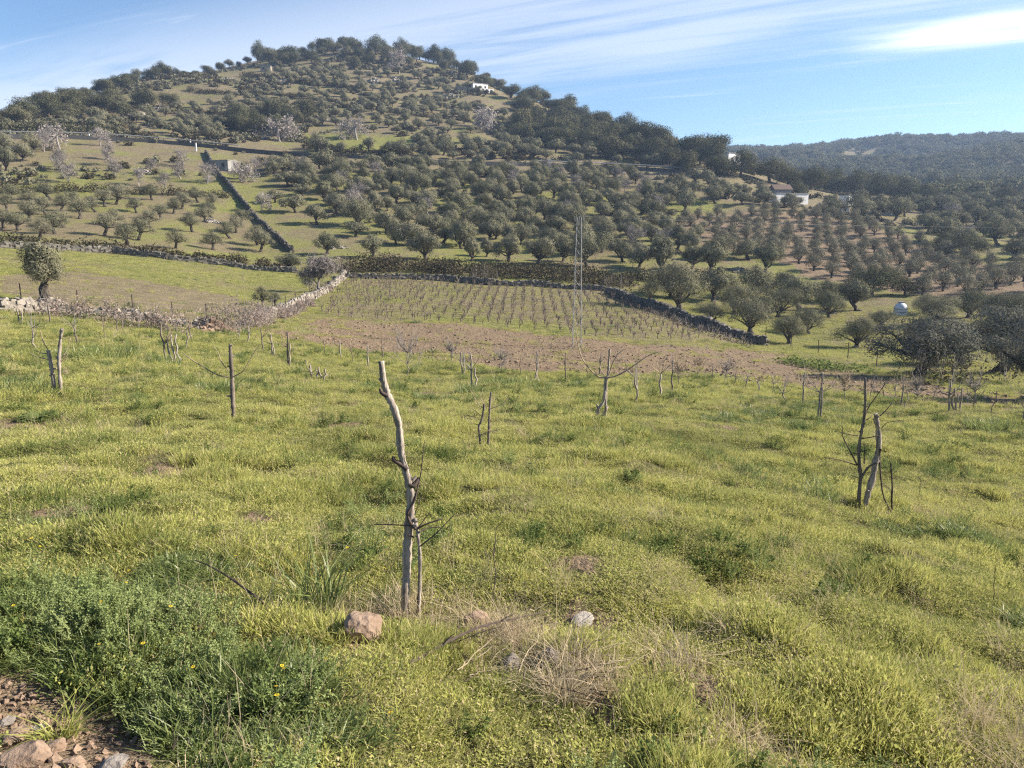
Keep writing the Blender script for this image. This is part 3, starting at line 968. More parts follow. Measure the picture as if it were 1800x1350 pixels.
# --- groves
plots = []
DENSE = plot([(430, 300), (560, 295), (720, 296), (900, 302), (1100, 306), (1185, 340), (1150, 385), (1230, 428), (1370, 458), (1330, 466), (1100, 456), (960, 446), (820, 440), (690, 434), (650, 420), (600, 385), (540, 340), (470, 318)])
pts_dense = scatter(DENSE, 5.0, .42, .5)
LEFTSP = plot([(392, 292), (450, 300), (540, 345), (610, 395), (645, 436), (560, 425), (480, 385), (425, 330)])
pts_lsp = scatter(LEFTSP, 8.5, .3, .2, .1)
MIDB = plot([(545, 268), (720, 245), (900, 255), (1220, 272), (1245, 290), (900, 283), (560, 274)])
pts_midb = scatter(MIDB, 6.5, .35, .2)
UPPER = plot([(300, 198), (430, 165), (640, 165), (800, 180), (900, 205), (935, 245), (720, 238), (545, 228), (430, 235), (300, 228)])
pts_up = scatter(UPPER, 5.9, .42, .4, .12)
TOPP = plot([(480, 128), (700, 128), (860, 165), (640, 165), (440, 158)])
pts_top = scatter(TOPP, 6.8, .4, .1, .2)
LSLOPE = plot([(20, 225), (200, 205), (300, 200), (430, 228), (440, 255), (260, 238), (0, 234)])
pts_ls = scatter(LSLOPE, 7.0, .4, .1, .15)
RIGHTG = plot([(1125, 345), (1260, 318), (1330, 345), (1420, 368), (1155, 376)])
pts_rg = scatter(RIGHTG, 6.8, .35, .2)
RIGHTP = plot([(1430, 374), (1620, 362), (1800, 350), (1900, 400), (1880, 475), (1800, 465), (1640, 425), (1560, 396)])
pts_rp = scatter(RIGHTP, 6.3, .35, .1, .12)

GROVES = [(pts_dense, "olive in the dense grove above the vineyard", 'olives of the dense grove', OLIVES, (.72, 1.2), 13),
          (pts_lsp, "olive on the strip right of the diagonal wall", 'olives of the open strip', OLIVES, (.85, 1.1), 5),
          (pts_rg, "olive on the slope left of the long house", 'olives by the long white house', OLIVES, (.95, 1.2), 12),
          (pts_rp, "olive in the grove beyond the ploughed plot", 'olives of the right hand grove', OLIVES, (.95, 1.25), 14),
          (pts_midb, "olive in the band along the hillside road", 'olives along the road', OLIVES_S, (.8, 1.35), 16),
          (pts_ls, "olive on the grassy slope over the left road", 'olives over the road', OLIVES_S, (.7, 1.15), 10),
          (pts_up, "small olive on the upper hill", 'olives of the upper hill', OLIVES_S, (.6, 1.1), 18),
          (pts_top, "small olive below the summit", 'olives below the summit', OLIVES_S, (.7, 1.15), 10)]
rest = []
for pts, lab, grp, mods, (s0, s1), per in GROVES:
    for p, t, i in tiered([q for q in pts if not inside(HILL_MEAD, q[0], q[1])], per):
        if mods is OLIVES and RNG.random() < .07:
            place(BARES, 'bare_tree', p, RNG.uniform(.8, 1.1), 'leafless grey tree ' + lab.replace('small ', '').split(' ', 1)[1] + f', {ordinal(t)} tier, {ordinal(i)} from left', 'bare tree', 'leafless trees among the olives')
            continue
        if COUNT.get('olive_tree', 0) >= 300:
            rest.append((p, RNG.uniform(s0, s1))); continue
        place(mods, 'olive_tree', p, RNG.uniform(s0, s1), f"{lab}, {ordinal(t)} tier up, {ordinal(i)} from left", 'olive tree', grp, squash=RNG.uniform(.85, 1.08))


def merged(name, models, items, mats, label=None):
    Vs, Fs, Ms, n = [], [], [], 0
    cache = []
    for md in models:
        me = md[None]
        v = np.empty(len(me.vertices) * 3, np.float32); me.vertices.foreach_get('co', v)
        f = np.empty(len(me.loops), np.int32); me.loops.foreach_get('vertex_index', f)
        mi = np.empty(len(me.polygons), np.int32); me.polygons.foreach_get('material_index', mi)
        cache.append((v.reshape(-1, 3), f.reshape(-1, 4), mi))
    for p, s in items:
        v, f, mi = cache[int(RNG.integers(len(cache)))]
        a = RNG.uniform(0, 6.28); ca, sa = math.cos(a), math.sin(a)
        w = v @ np.array([[ca, sa, 0], [-sa, ca, 0], [0, 0, RNG.uniform(.8, 1.1)]]) * s + p
        Vs.append(w); Fs.append(f + n); Ms.append(mi); n += len(v)
    o = link(name, mesh_np(name, np.concatenate(Vs), np.concatenate(Fs), mats, np.concatenate(Ms)))
    return tag(o, label, kind='stuff')


if rest:
    merged('olive_grove', OLIVES_S, rest, [M_BARK, M_OLIVE], "many small olive trees scattered over the upper hill")

# --- young olives in rows on the ploughed brown plot
for p, t, i in tiered(scatter(YOUNG, 4.7, .14, .62, .04), 17):
    place(YOUNGS, 'young_olive_tree', p, RNG.uniform(.9, 1.3), f"young olive on the brown ploughed plot, {ordinal(t)} row up, {ordinal(i)} from left", 'olive tree', 'young olives on the ploughed plot')

# --- oaks
OK1 = plot([(-20, 222), (60, 205), (120, 188), (250, 180), (300, 192), (255, 206), (120, 212)])
OK2 = plot([(385, 222), (480, 200), (545, 212), (540, 244), (460, 240), (400, 232)])
OK3 = plot([(890, 238), (1000, 218), (1100, 250), (1235, 282), (1245, 292), (1050, 282), (930, 262)])
oaks = [(scatter(OK1, 7.5, .4, .1), "dark holm oak on the left ridge", 'oaks of the left ridge', (.65, 1.25), 10),
        (scatter(OK2, 6.5, .4, .1), "dark oak in the clump at mid hill", 'oaks of the mid hill clump', (.8, 1.2), 10),
        (scatter(OK3, 7.5, .4, .2), "dark oak in the hill's right shoulder belt", 'oaks of the right shoulder', (.85, 1.35), 12)]
sky_pts = []
u = 30
while u < 470:
    sky_pts.append(gd(u, crest(u) - RNG.uniform(0, 26))); u += RNG.uniform(9, 20) * (1 if u < 330 else 1.3)
oaks.append((sky_pts, "oak on the left ridge skyline", 'oaks on the left skyline', (.45, 1.05), 30))
sky_pts = []
for u0, u1 in ((480, 850), (850, 1275)):
    u = u0
    while u < u1:
        c = crest(u)
        for _ in range(2):
            sky_pts.append(gd(u + RNG.uniform(-6, 6), c - RNG.uniform(-6, 45)))
        u += RNG.uniform(11, 19)
oaks.append((sky_pts, "oak on the summit and right skyline", 'oaks of the summit skyline', (.55, 1.4), 40))
for pts, lab, grp, (s0, s1), per in oaks:
    for p, t, i in tiered(pts, per):
        place(OAKS, 'oak_tree', p, RNG.uniform(s0, s1), f"{lab}, {ordinal(t)} tier up, {ordinal(i)} from left", 'oak tree', grp, squash=RNG.uniform(.8, 1.1))
RIGHTROW = [(1270, 308, 46), (1302, 312, 62), (1352, 322, 70), (1385, 328, 50), (1425, 334, 58), (1462, 340, 60), (1500, 345, 60), (1545, 352, 70), (1590, 356, 64), (1625, 362, 50), (1400, 345, 40), (1660, 372, 44), (1720, 366, 40), (1770, 360, 44)]
for i, (u, v, w) in enumerate(RIGHTROW):
    p = ground(u, v)
    place(OAKS_P, 'oak_tree', p, w * p[1] / FPX / 8, f"dark oak in the row behind the white houses, {ordinal(i)} from the left", 'oak tree', 'oaks behind the white houses', squash=.85)
for u, v, w, lab in [(1697, 452, 74, "dark broad oak among the olives at the right"), (1660, 440, 48, "dark oak touching the left side of the broad one at the right"), (1532, 520, 96, "low dark oak thicket beside the white tank"), (1590, 520, 50, "dark oak right of the white tank")]:
    p = ground(u, v)
    place(OAKS_P, 'oak_tree', p, w * p[1] / FPX / 8, lab, 'oak tree', squash=.75)
p = gd(462, crest(462) - 12)
o = place(OAKS, 'oak_tree', p, .95, "tall slender tree standing out on the left shoulder skyline", 'tree', squash=2.0)
for u, lab in ((765, "flat crowned pine pair on the summit skyline, left one"), (790, "flat crowned pine pair on the summit skyline, right one")):
    place(OAKS, 'oak_tree', gd(u, crest(u) - 4), 1.1, lab, 'tree', squash=1.15)
p = gd(628, 372)
place(OAKS, 'oak_tree', p, .95, "lighter round tree below the wooded summit", 'tree', squash=1.25)
# --- leafless and blossoming trees
BAREF = plot([(30, 258), (340, 280), (395, 330), (330, 338), (0, 332)])
for p, t, i in tiered(scatter(BAREF, 9.5, .4, .2, .2), 8):
    place(BARES, 'bare_tree', p, RNG.uniform(.75, 1.2), f"pale leafless tree in the bare orchard, {ordinal(t)} row up, {ordinal(i)} from left", 'bare tree', 'leafless trees of the bare orchard')
for u, v, w, lab in [(492, 250, 46, "pale pink blossoming tree beside the oak clump"), (866, 232, 42, "pink blossoming tree in the right shoulder wood"), (700, 130, 44, "pale blossoming tree just below the summit"),
                     (628, 246, 40, "dusty pink tree at the end of the bright hill meadow"), (105, 262, 44, "pale pinkish tree under the left road"), (178, 258, 36, "second pinkish tree under the left road, by the white post"),
                     (422, 320, 34, "pale blossoming tree beside the stone hut"), (462, 374, 40, "pale blossoming tree at the foot of the open strip")]:
    p = ground(u, v)
    place(BLOOMS, 'almond_tree', p, w * p[1] / FPX / 4.6, lab, 'almond tree', 'pale blossoming trees')


# --- wooded far hill
CLEARING = plot([(1465, 274), (1500, 268), (1545, 270), (1540, 279), (1490, 284)])


def far_wood():
    mods = [oak_model('far_oak', 360 + i, n=520, L=.95, Wd=.7, mat=M_OAK_F) for i in range(3)]
    items = []
    az0, az1 = az_of(1215), az_of(1860)
    for _ in range(5200):
        a = RNG.uniform(az0, az1)
        d = math.sqrt(RNG.uniform(290 ** 2, 985 ** 2))
        x, y = math.sin(a) * d, math.cos(a) * d
        if vnoise(x / 45, y / 30, 77) > (.27 if d > 420 else .14) or bool(inside(CLEARING, x, y)):
            continue
        items.append((np.array([x, y, hz(x, y)]), RNG.uniform(.65, 1.25)))
    merged('oak_wood', mods, items, [M_BARK, M_OAK_F], "distant wooded hill covered in oaks")


far_wood()


# --- low scrub over the hill
def hill_scrub():
    mods = []
    for k in range(4):
        mb = MB()
        lobes_crown(mb, [(RNG.uniform(-.4, .4), RNG.uniform(-.4, .4), .3, .5, .5, .45) for _ in range(3)], 130, .34, .24, 0, .3)
        mb.m = [m * 0 + (k % 2) for m in mb.m]
        mods.append({None: mb.mesh('shrub', [M_BRAMBLE, M_OLIVE])})
    items = []
    a0, a1 = az_of(-60), az_of(1860)
    while len(items) < 5200:
        a = RNG.uniform(a0, a1); d = math.sqrt(RNG.uniform(150 ** 2, 410 ** 2))
        x, y = math.sin(a) * d, math.cos(a) * d
        if vnoise(x / 16, y / 16, 71) + .6 * vnoise(x / 5, y / 5, 72) < .04 or (a > az_of(1250) and d > 280) or bool(inside(YOUNG, x, y)) or bool(inside(HILL_MEAD, x, y)):
            continue
        if d < 225 and RNG.random() < .72:
            continue
        items.append((np.array([x, y, hz(x, y)]), RNG.uniform(.5, 1.9)))
    merged('hill_scrub', mods, items, [M_BRAMBLE, M_OLIVE], "low scrub scattered over the hillside")


hill_scrub()


# ------------------------------------------------------------------ hedges of bramble along walls and banks
def hedge(img, h, w, mat, label, dens=26, L=.28, Wd=.2, twig=False, name='bramble_hedge'):
    pts = resample([ground(u, v) for u, v in img], .8)
    mb = MB()
    base = pts[0].copy()
    for i, p in enumerate(pts):
        hh = h * (1 + 1.0 * float(vnoise(i * .22, 1, 51)) + .8 * float(vnoise(i * .6, 4, 52)))
        q = p + np.append(RNG.normal(0, w * .25, 2), 0)
        d = RNG.standard_normal((dens, 3)); d /= np.linalg.norm(d, axis=1)[:, None]; d[:, 2] = np.abs(d[:, 2])
        C = q + np.array([0, 0, hz(q[0], q[1]) - q[2]]) + d * RNG.normal(.85, .2, (dens, 1)) * np.array([w * .6, w * .6, hh])
        mb.leaves(C - base, d, L, Wd, 0, .4)
        if twig:
            for _ in range(12):
                a = q + np.append(RNG.normal(0, w * .3, 2), 0)
                mb.tube(wobble(a - base, a - base + np.append(RNG.normal(0, .35, 2), hh * RNG.uniform(.7, 1.3)), 3, .05), [.012, .004], 3, 1) if False else \
                    mb.tube(wobble(a - base, a - base + np.append(RNG.normal(0, .35, 2), hh * RNG.uniform(.7, 1.3)), 3, .05), [.014, .010, .005], 3, 1)
    o = mb.obj(name, [mat, M_TWIG])
    o.location = base
    return tag(o, label, 'hedge', 'hedges and brush along the walls')


hedge([(610, 478), (680, 478), (760, 480), (860, 486), (960, 492), (1060, 500), (1110, 503)], 1.5, 3.0, M_BRAMBLE, "dark bramble bank behind the vineyard far wall", 190)
hedge([(640, 470), (760, 472), (900, 478), (1040, 486), (1150, 492), (1260, 497)], 1.3, 3.0, M_BRAMBLE, "dark overgrown bank at the foot of the olive front row", 170)
hedge([(-30, 428), (100, 434), (200, 440), (300, 450), (400, 460), (505, 472)], .9, 1.8, M_BRAMBLE, "dark brush strip behind the wall under the terrace olives", 120)
hedge([(-30, 338), (60, 338), (150, 338), (280, 343), (395, 348)], 1.5, 1.8, M_BRAMBLE, "dark hedge between bare orchard and terrace of small olives", 120)
hedge([(-30, 231), (60, 232), (130, 234), (215, 238)], 2.4, 2.4, M_OAK, "dark hedge along the upper side of the left road", 110, .45, .3)
hedge([(535, 262), (600, 270), (660, 272), (725, 274)], 1.8, 2.4, M_BRAMBLE, "dark scrub edge below the bright hill meadow", 110, .4, .3)
hedge([(430, 135), (500, 145), (560, 152), (640, 158)], 1.6, 2.4, M_BRAMBLE, "dark scrub line along the upper terrace", 90, .45, .35)
hedge([(300, 200), (360, 200), (430, 206), (520, 200)], 1.2, 2.0, M_BRAMBLE, "dark terrace edge above the mid hill oak clump", 70, .4, .3)
hedge([(560, 185), (650, 192), (740, 205), (830, 215)], 1.2, 2.0, M_BRAMBLE, "dark terrace edge across the upper hill under the white house", 70, .4, .3)
hedge([(330, 160), (400, 165), (470, 168), (540, 172)], 1.2, 2.0, M_BRAMBLE, "dark terrace edge under the skyline on the left shoulder", 70, .4, .3)
hedge([(92, 556), (150, 560), (200, 566)], .75, .9, M_DRYBRUSH, "brownish dry brush over the pale wall at the left", 330, .16, .05, True, 'dry_brush')
hedge([(240, 575), (290, 580), (345, 588)], .8, 1.0, M_DRYBRUSH, "brownish dry brush in front of the pale wall by the rubble", 330, .16, .05, True, 'dry_brush')
hedge([(388, 584), (420, 582), (450, 572), (480, 565)], 1.2, 1.5, M_DRYBRUSH, "mauve dry brush mound right of the fallen stones", 330, .16, .05, True, 'dry_brush')
hedge([(490, 560), (520, 548), (548, 534)], .5, .9, M_DRYBRUSH, "dry brush along the climbing pale wall", 330, .16, .05, True, 'dry_brush')
hedge([(1100, 535), (1160, 556), (1250, 588), (1330, 612)], .5, 1.1, M_BRAMBLE, "low scrub at the foot of the shaded wall", 30, .2, .1, True)
for u, v, h, w, lab in [(1083, 512, 1.4, 2.0, "round grey bush at the top of the shaded wall"), (850, 498, 1.5, 1.8, "round dark bush on the vineyard far wall"), (602, 478, 1.4, 1.8, "reddish brown bush at the vineyard wall corner"),
                        (1718, 668, 1.8, 2.2, "grey green bush between the two large dim trees"), (1650, 672, 1.0, 1.8, "low brush under the large dim trees"), (570, 514, .7, 1.4, "low mauve brush at the foot of the grey leafless tree")]:
    hedge([(u - 12, v), (u + 12, v)], h, w, M_BRAMBLE if 'mauve' not in lab and 'reddish' not in lab else M_DRYBRUSH, lab, 220, .22, .10, True, 'bush')
hedge([(1385, 640), (1420, 646), (1460, 652), (1505, 655)], .42, 2.0, M_WEED_D, "dark green leafy patch at the end of the ploughed strip", 120, .22, .14, False, 'leafy_patch')


# ------------------------------------------------------------------ vineyard: bush vines in rows
def vine_mesh(seed):
    global RNG
    keep = RNG; RNG = np.random.default_rng(seed)
    mb = MB()
    mb.tube(wobble((0, 0, -.05), (RNG.uniform(-.05, .05), 0, .32), 4, .02), [.045, .04, .04, .045], 5)
    for i in range(5):
        a = i * 1.3 + RNG.uniform(-.4, .4)
        mb.tube(wobble((0, 0, .30), (.22 * math.cos(a), .22 * math.sin(a), RNG.uniform(.5, .75)), 4, .03), [.022, .018, .014, .008], 4)
    RNG = keep
    return mb.mesh('vine', [M_VINE])


def vineyard():
    q = np.array(VINEYARD)
    far = (ground(700, 492) + ground(1000, 508)) / 2
    d = np.array([ground(905, 500)[0] - ground(892, 570)[0], ground(905, 500)[1] - ground(892, 570)[1]])
    d /= np.linalg.norm(d)
    s = np.array([d[1], -d[0]])
    items = []
    for i in range(-30, 34):
        for j in range(-32, 16):
            w = far[:2] + s * i * 1.0 + d * j * 1.15 + RNG.normal(0, .11, 2)
            if inside(q, w[0], w[1]) and RNG.random() > .14:
                items.append((i, np.array([w[0], w[1], hz(w[0], w[1])])))
    items.sort(key=lambda t: t[1][1])
    ms = [vine_mesh(500 + k) for k in range(5)]
    first = items[:300]
    rows = sorted({i for i, _ in first})
    order = {}
    for i, p in first:
        order[i] = order.get(i, -1) + 1
        o = link('vine', ms[int(RNG.integers(5))], loc=p)
        o.rotation_euler = (0, 0, RNG.uniform(0, 6)); sc = RNG.uniform(.6, 1.2); o.scale = (sc, sc, sc)
        tag(o, f"leafless vine in the vineyard, {ordinal(rows.index(i))} row from left, {ordinal(order[i])} from its near end", 'vine', 'vines of the vineyard')
    merged('far_vines', [{None: m} for m in ms], [(p, RNG.uniform(.8, 1.2)) for _, p in items[300:]], [M_VINE], "far rows of bare vines in the vineyard")


vineyard()


# ------------------------------------------------------------------ buildings and structures far off
def house(img, size, mat, label, rz=0.0, roof='flat', wins=(), door=None, name='white_house', chimney=False, d=None):
    p = ground(*img) if d is None else gd(img[0], d)
    w, dp, h = size
    root = link(name, None, loc=p)
    root.rotation_euler = (0, 0, rz)
    tag(root, label, 'house')
    mb = MB(); mb.box((0, dp / 2, h / 2 - .6), (w, dp, h + 1.2)); mb.obj('wall', mat, root)
    rb = MB()
    if roof == 'flat':
        rb.box((0, dp / 2, h + .09), (w + .3, dp + .3, .16)); rb.obj('roof', M_CONC, root)
    elif roof == 'gable':
        e, rz_ = .3, 1.3
        V = [(-w / 2 - e, -e, h - .05), (w / 2 + e, -e, h - .05), (w / 2 + e, dp / 2, h + rz_), (-w / 2 - e, dp / 2, h + rz_), (-w / 2 - e, dp + e, h - .05), (w / 2 + e, dp + e, h - .05)]
        V2 = [(x, y, z + .12) for x, y, z in V]
        rb.add(V + V2, [[0, 1, 2, 3], [3, 2, 5, 4], [6, 9, 8, 7], [9, 10, 11, 8], [0, 6, 7, 1], [4, 5, 11, 10], [0, 3, 9, 6], [3, 4, 10, 9], [1, 7, 8, 2], [2, 8, 11, 5]])
        rb.add([(-w / 2, 0.002, h - .06), (-w / 2, dp / 2, h + rz_ - .05), (-w / 2, dp, h - .06), (-w / 2, dp / 2, h - .06)], [[0, 1, 2, 3]])
        rb.add([(w / 2, 0.002, h - .06), (w / 2, dp / 2, h + rz_ - .05), (w / 2, dp, h - .06), (w / 2, dp / 2, h - .06)], [[0, 1, 2, 3]])
        ro = rb.obj('roof', M_ROOF, root)
        if chimney:
            cb = MB(); cb.box((w * .2, dp * .4, h + 1.4), (.6, .6, 1.4)); cb.obj('chimney', M_WHITE, ro)
    for x, z, ww, wh in wins:
        wb = MB(); wb.box((x, -.005, z), (ww, .07, wh)); wo = wb.obj('window', M_DARK, root)
        sb = MB(); sb.box((x, -.06, z - wh / 2 - .05), (ww + .2, .14, .08)); sb.obj('sill', M_CONC, wo)
    if door:
        db = MB(); db.box((door, -.005, 1.0), (1.0, .08, 2.0)); db.obj('door', M_ROOF, root)
    return root


r = house((845, 161), (7.2, 5, 3.0), M_WHITE, "white two level house below the summit at the right of the hill", .55, 'flat', ((-2.3, 1.8, .9, .9), (0, 1.8, .9, .9), (2.3, 1.8, .9, .9)))
mb = MB(); mb.box((.8, -2.2, -.6), (6.4, 3.6, 2.2)); to = mb.obj('terrace', M_WHITE, r)
for x in (-1, 1, 3):
    wb = MB(); wb.box((x, -4.0, -.4), (1.1, .1, 1.4)); wb.obj('opening', M_DARK, to)
house((812, 163), (4.5, 4, 2.2), M_STONE, "small pale stone shed left of the white hilltop house", .1, 'flat', ((0, 1.2, .8, .8),), name='stone_shed')
house((1392, 360), (9.6, 5, 2.5), M_WHITE, "long low white house with a flat roof among the olives", .35, 'flat', ((-2.6, 1.2, .7, .8), (2.6, 1.2, .7, .8)), -.6)
house((1376, 352), (4.2, 4, 2.4), M_CONC, "grey annexe with a brown tiled roof behind the long white house", .05, 'gable', ((-1.0, 1.3, .6, .7),), name='annexe')
house((1293, 286), (5.5, 4, 3.6), M_WHITE, "small white house on the right end of the hill ridge", .6, 'flat', ((-1, 2, .8, .9), (1.2, 2, .8, .9)), d=248)
house((1500, 362), (3.8, 3, 2.6), M_WHITE, "tiny white shed right of the long white house", .5, 'flat', ((0.6, 1.5, .6, .7),), name='white_shed')
house((1560, 379), (5.5, 3, 1.7), M_CONC, "low grey shed with a pale roof near the right hand olives", .1, 'flat', ((-1, 1, .8, .6),), name='grey_shed')
house((1484, 376), (2.4, 2, 1.5), M_WHITE, "low white hut between the shed and the olives", .2, 'flat', ((0, .9, .5, .5),), name='white_hut')
house((385, 299), (5.0, 3.5, 2.0), M_CONC, "grey ruined hut beside the top of the diagonal wall", -.3, 'flat', ((-1.2, 1.0, .8, .9), (1.2, 1.0, .8, .9)), name='ruined_hut')
house((467, 127), (4.5, 3.5, 2.8), M_STONE, "pale ruined hut below the tall tree on the left shoulder", .1, 'flat', ((-.9, 1.6, .8, .9),), name='ruined_hut')


def white_tank():
    p = ground(1582, 553)
    root = link('water_tank', None, loc=p)
    tag(root, "white dome shaped water tank among the olives in the hollow", 'water tank')
    s = 22 * p[1] / FPX / 2
    n, mb = 16, MB()
    prof = [(s, -.3), (s, s * .9), (s * .93, s * 1.3), (s * .72, s * 1.62), (s * .40, s * 1.83), (.04, s * 1.92)]
    V = np.array([[r * math.cos(k / n * 6.2832), r * math.sin(k / n * 6.2832), z] for r, z in prof for k in range(n)])
    F = [[i * n + k, i * n + (k + 1) % n, (i + 1) * n + (k + 1) % n, (i + 1) * n + k] for i in range(5) for k in range(n)]
    mb.add(V, F); mb.obj('tank_shell', M_TANK, root, True)
    for z in (s * .45, s * .9):
        hb = MB(); a = np.linspace(0, 6.2832, n + 1)
        hb.tube(np.stack([np.cos(a) * (s + .01), np.sin(a) * (s + .01), a * 0 + z], 1), .04, 4); hb.obj('hoop', M_CONC, root)
    lb = MB(); lb.box((0, 0, s * 1.95), (.5, .5, .12)); lb.obj('lid', M_CONC, root)


white_tank()


# ------------------------------------------------------------------ lattice mast and its wires
def lattice_mast(base, h, wb_, wt, label):
    root = link('lattice_mast', None, loc=base)
    tag(root, label, 'power mast', 'lattice masts of the power line')
    cor = [(-1, -1), (1, -1), (1, 1), (-1, 1)]
    wid = lambda t: (wb_ * (1 - t) + wt * t) / 2
    for sx, sy in cor:
        mb = MB(); mb.tube([(sx * wid(t), sy * wid(t), -.3 + t * (h + .3)) for t in (0, .5, 1)], .016, 4); mb.obj('leg', M_STEEL, root)
    n = 13
    mb = MB()
    for k in range(n):
        t0, t1 = k / n, (k + 1) / n
        for f in range(4):
            a, c = cor[f], cor[(f + 1) % 4]
            if k % 2: a, c = c, a
            mb.tube([(a[0] * wid(t0), a[1] * wid(t0), t0 * h), (c[0] * wid(t1), c[1] * wid(t1), t1 * h)], .008, 4)
    mb.obj('bracing', M_STEEL, root)
    ab = MB(); ab.box((0, 0, h - .25), (.7, .05, .05)); arm = ab.obj('cross_arm', M_STEEL, root)
    for x in (-.3, 0, .3):
        ib = MB(); ib.tube([(x, 0, h - .2), (x, 0, h + .08)], [.03, .02], 6); ib.obj('insulator', M_CONC, arm)
    return np.asarray(base) + np.array([0, 0, h + .08])


mbase = ground(1014, 612)
mh = (612 - 390) * mbase[1] / FPX / math.cos(PITCH)
topA = lattice_mast(mbase, mh, .62, .30, "slim galvanised lattice mast standing at the edge of the vineyard")
b2 = np.array([118.0, 95.0, hz(118, 95)])
topB = lattice_mast(b2, mh, .62, .30, "lattice mast of the power line outside the right edge")
for k, x in enumerate((-.3, .3)):
    t = np.linspace(0, 1, 24)[:, None]
    a, c = topA + [x, 0, 0], topB + [x, 0, 0]
    q = a * (1 - t) + c * t - np.array([0, 0, 1.0]) * (4 * t * (1 - t)) * 1.6
    mb = MB(); mb.tube(q - q[0], .0022, 4)
    o = mb.obj('power_cable', M_STEEL); o.location = q[0]
    tag(o, ("upper" if k else "lower") + " thin pale power cable strung from the lattice mast to the right", 'cable', 'power cables')

# ------------------------------------------------------------------ roadside post, meadow fence
for u, v, h, lab in [(157, 246, 1.5, "short white marker post beside the left road"), (966, 294, 2.2, "white marker post on the road above the dense grove"), (335, 258, 1.6, "pale gate post at the bend of the road"), (345, 266, 2.0, "pale post at the top of the diagonal wall")]:
    p = ground(u, v)
    root = link('marker_post', None, loc=p); tag(root, lab, 'post', 'posts along the road')
    mb = MB(); mb.box((0, 0, h / 2 - .1), (.28, .28, h + .2)); mb.obj('post_shaft', M_WHITE, root)
    mb = MB(); mb.box((0, 0, h + .05), (.36, .36, .1)); mb.obj('post_cap', M_CONC, root)


def wire_fence(img, label, h=1.1):
    pts = [ground(u, v) for u, v in img]
    root = link('wire_fence', None, loc=pts[0]); tag(root, label, 'fence', 'wire fences')
    for p in pts:
        mb = MB(); q = p - pts[0]
        mb.tube(wobble(q - [0, 0, .15], q + [RNG.uniform(-.05, .05), 0, h * RNG.uniform(.85, 1.1)], 3, .01), .035, 5); mb.obj('post', M_SHOOT_D, root)
    for z in (.45, .9):
        mb = MB(); mb.tube([p - pts[0] + [0, 0, z * h] for p in pts], .004, 3); mb.obj('wire', M_STEEL, root)


wire_fence([(40, 532), (138, 545), (235, 552), (305, 560), (365, 565)], "rusty wire fence with thin posts behind the pale tumbled wall")
wire_fence([(430, 560), (455, 552), (480, 545), (502, 537), (520, 529), (545, 519)], "wire fence with short posts along the climbing pale wall", .9)
wire_fence([(1345, 600), (1390, 612), (1438, 622), (1490, 632), (1540, 645)], "thin wire fence along the bright grass of the hollow", 1.2)


# ------------------------------------------------------------------ stakes and pruned saplings of the near field
def px_path(pts, dep, jit=0.0, n_sub=3):
    """smooth curve through photo points held at one real distance"""
    q = np.array([P(u, v, dep) for u, v in pts])
    if jit:
        q[1:, 1] += np.cumsum(RNG.normal(0, jit, len(q) - 1))
    if len(q) > 2:
        out = []
        ext = np.concatenate([[2 * q[0] - q[1]], q, [2 * q[-1] - q[-2]]])
        for i in range(1, len(ext) - 2):
            for k in range(n_sub):
                t = k / n_sub
                p0, p1, p2, p3 = ext[i - 1:i + 3]
                out.append(.5 * (2 * p1 + (p2 - p0) * t + (2 * p0 - 5 * p1 + 4 * p2 - p3) * t * t + (3 * p1 - p0 - 3 * p2 + p3) * t ** 3))
        out.append(q[-1])
        q = np.array(out)
    return q


def sapling(name, label, dep, stems, shoots, mat=M_POST, smat=M_SHOOT, cat='sapling', group=None, names=None):
    """stems / shoots: (photo points from the base up, radius in photo pixels at base, at tip)"""
    b0 = px_path(stems[0][0][:2], dep)[0]
    base = np.array([b0[0], b0[1], hz(b0[0], b0[1])])
    root = link(name, None, loc=base); tag(root, label, cat, group)
    k = dep / FPX
    for i, (pts, r0, r1) in enumerate(stems):
        q = px_path(pts, dep, .016 * dep / 8, 6)
        q = np.concatenate([[q[0] - [0, 0, .0]], q])
        q[0, 2] = min(q[1, 2] - .02, hz(q[0, 0], q[0, 1]) - .12)
        rad = np.linspace(r0, r1, len(q)) * k * (1 + RNG.normal(0, .09, len(q)) * (1 if len(q) > 12 else .6))
        mb = MB(); rad[:3] *= np.array([1.35, 1.18, 1.06])
        rad = rad * (1 + .13 * np.sin(np.linspace(0, 9, len(q)) + i * 2) * np.cos(np.linspace(0, 23, len(q))))
        mb.tube(q - base, rad, 12 if r0 * 757 / 1330 > 2 else 7, rough=.09)
        for _ in range(5 if r0 > 3 else 2):
            t = int(RNG.integers(len(q) // 5, len(q) - 1)); dv = np.array([RNG.choice([-1, 1]) * RNG.uniform(.6, 1), RNG.uniform(-1, .3), RNG.uniform(.2, .9)])
            mb.tube([q[t] - base, q[t] - base + dv * rad[t] * RNG.uniform(1.3, 2.4)], [rad[t] * .55, rad[t] * .32], 6, rough=.1)
        mb.obj(names[i] if names else ('trunk' if i == 0 else 'stem'), mat, root, True)
    for pts, r0, r1 in shoots:
        q = px_path(pts, dep, .012 * dep / 4)
        mb = MB(); mb.tube(q - base, np.linspace(r0, r1, len(q)) * k, 5)
        mb.obj('shoot', smat, root, True)
    return root


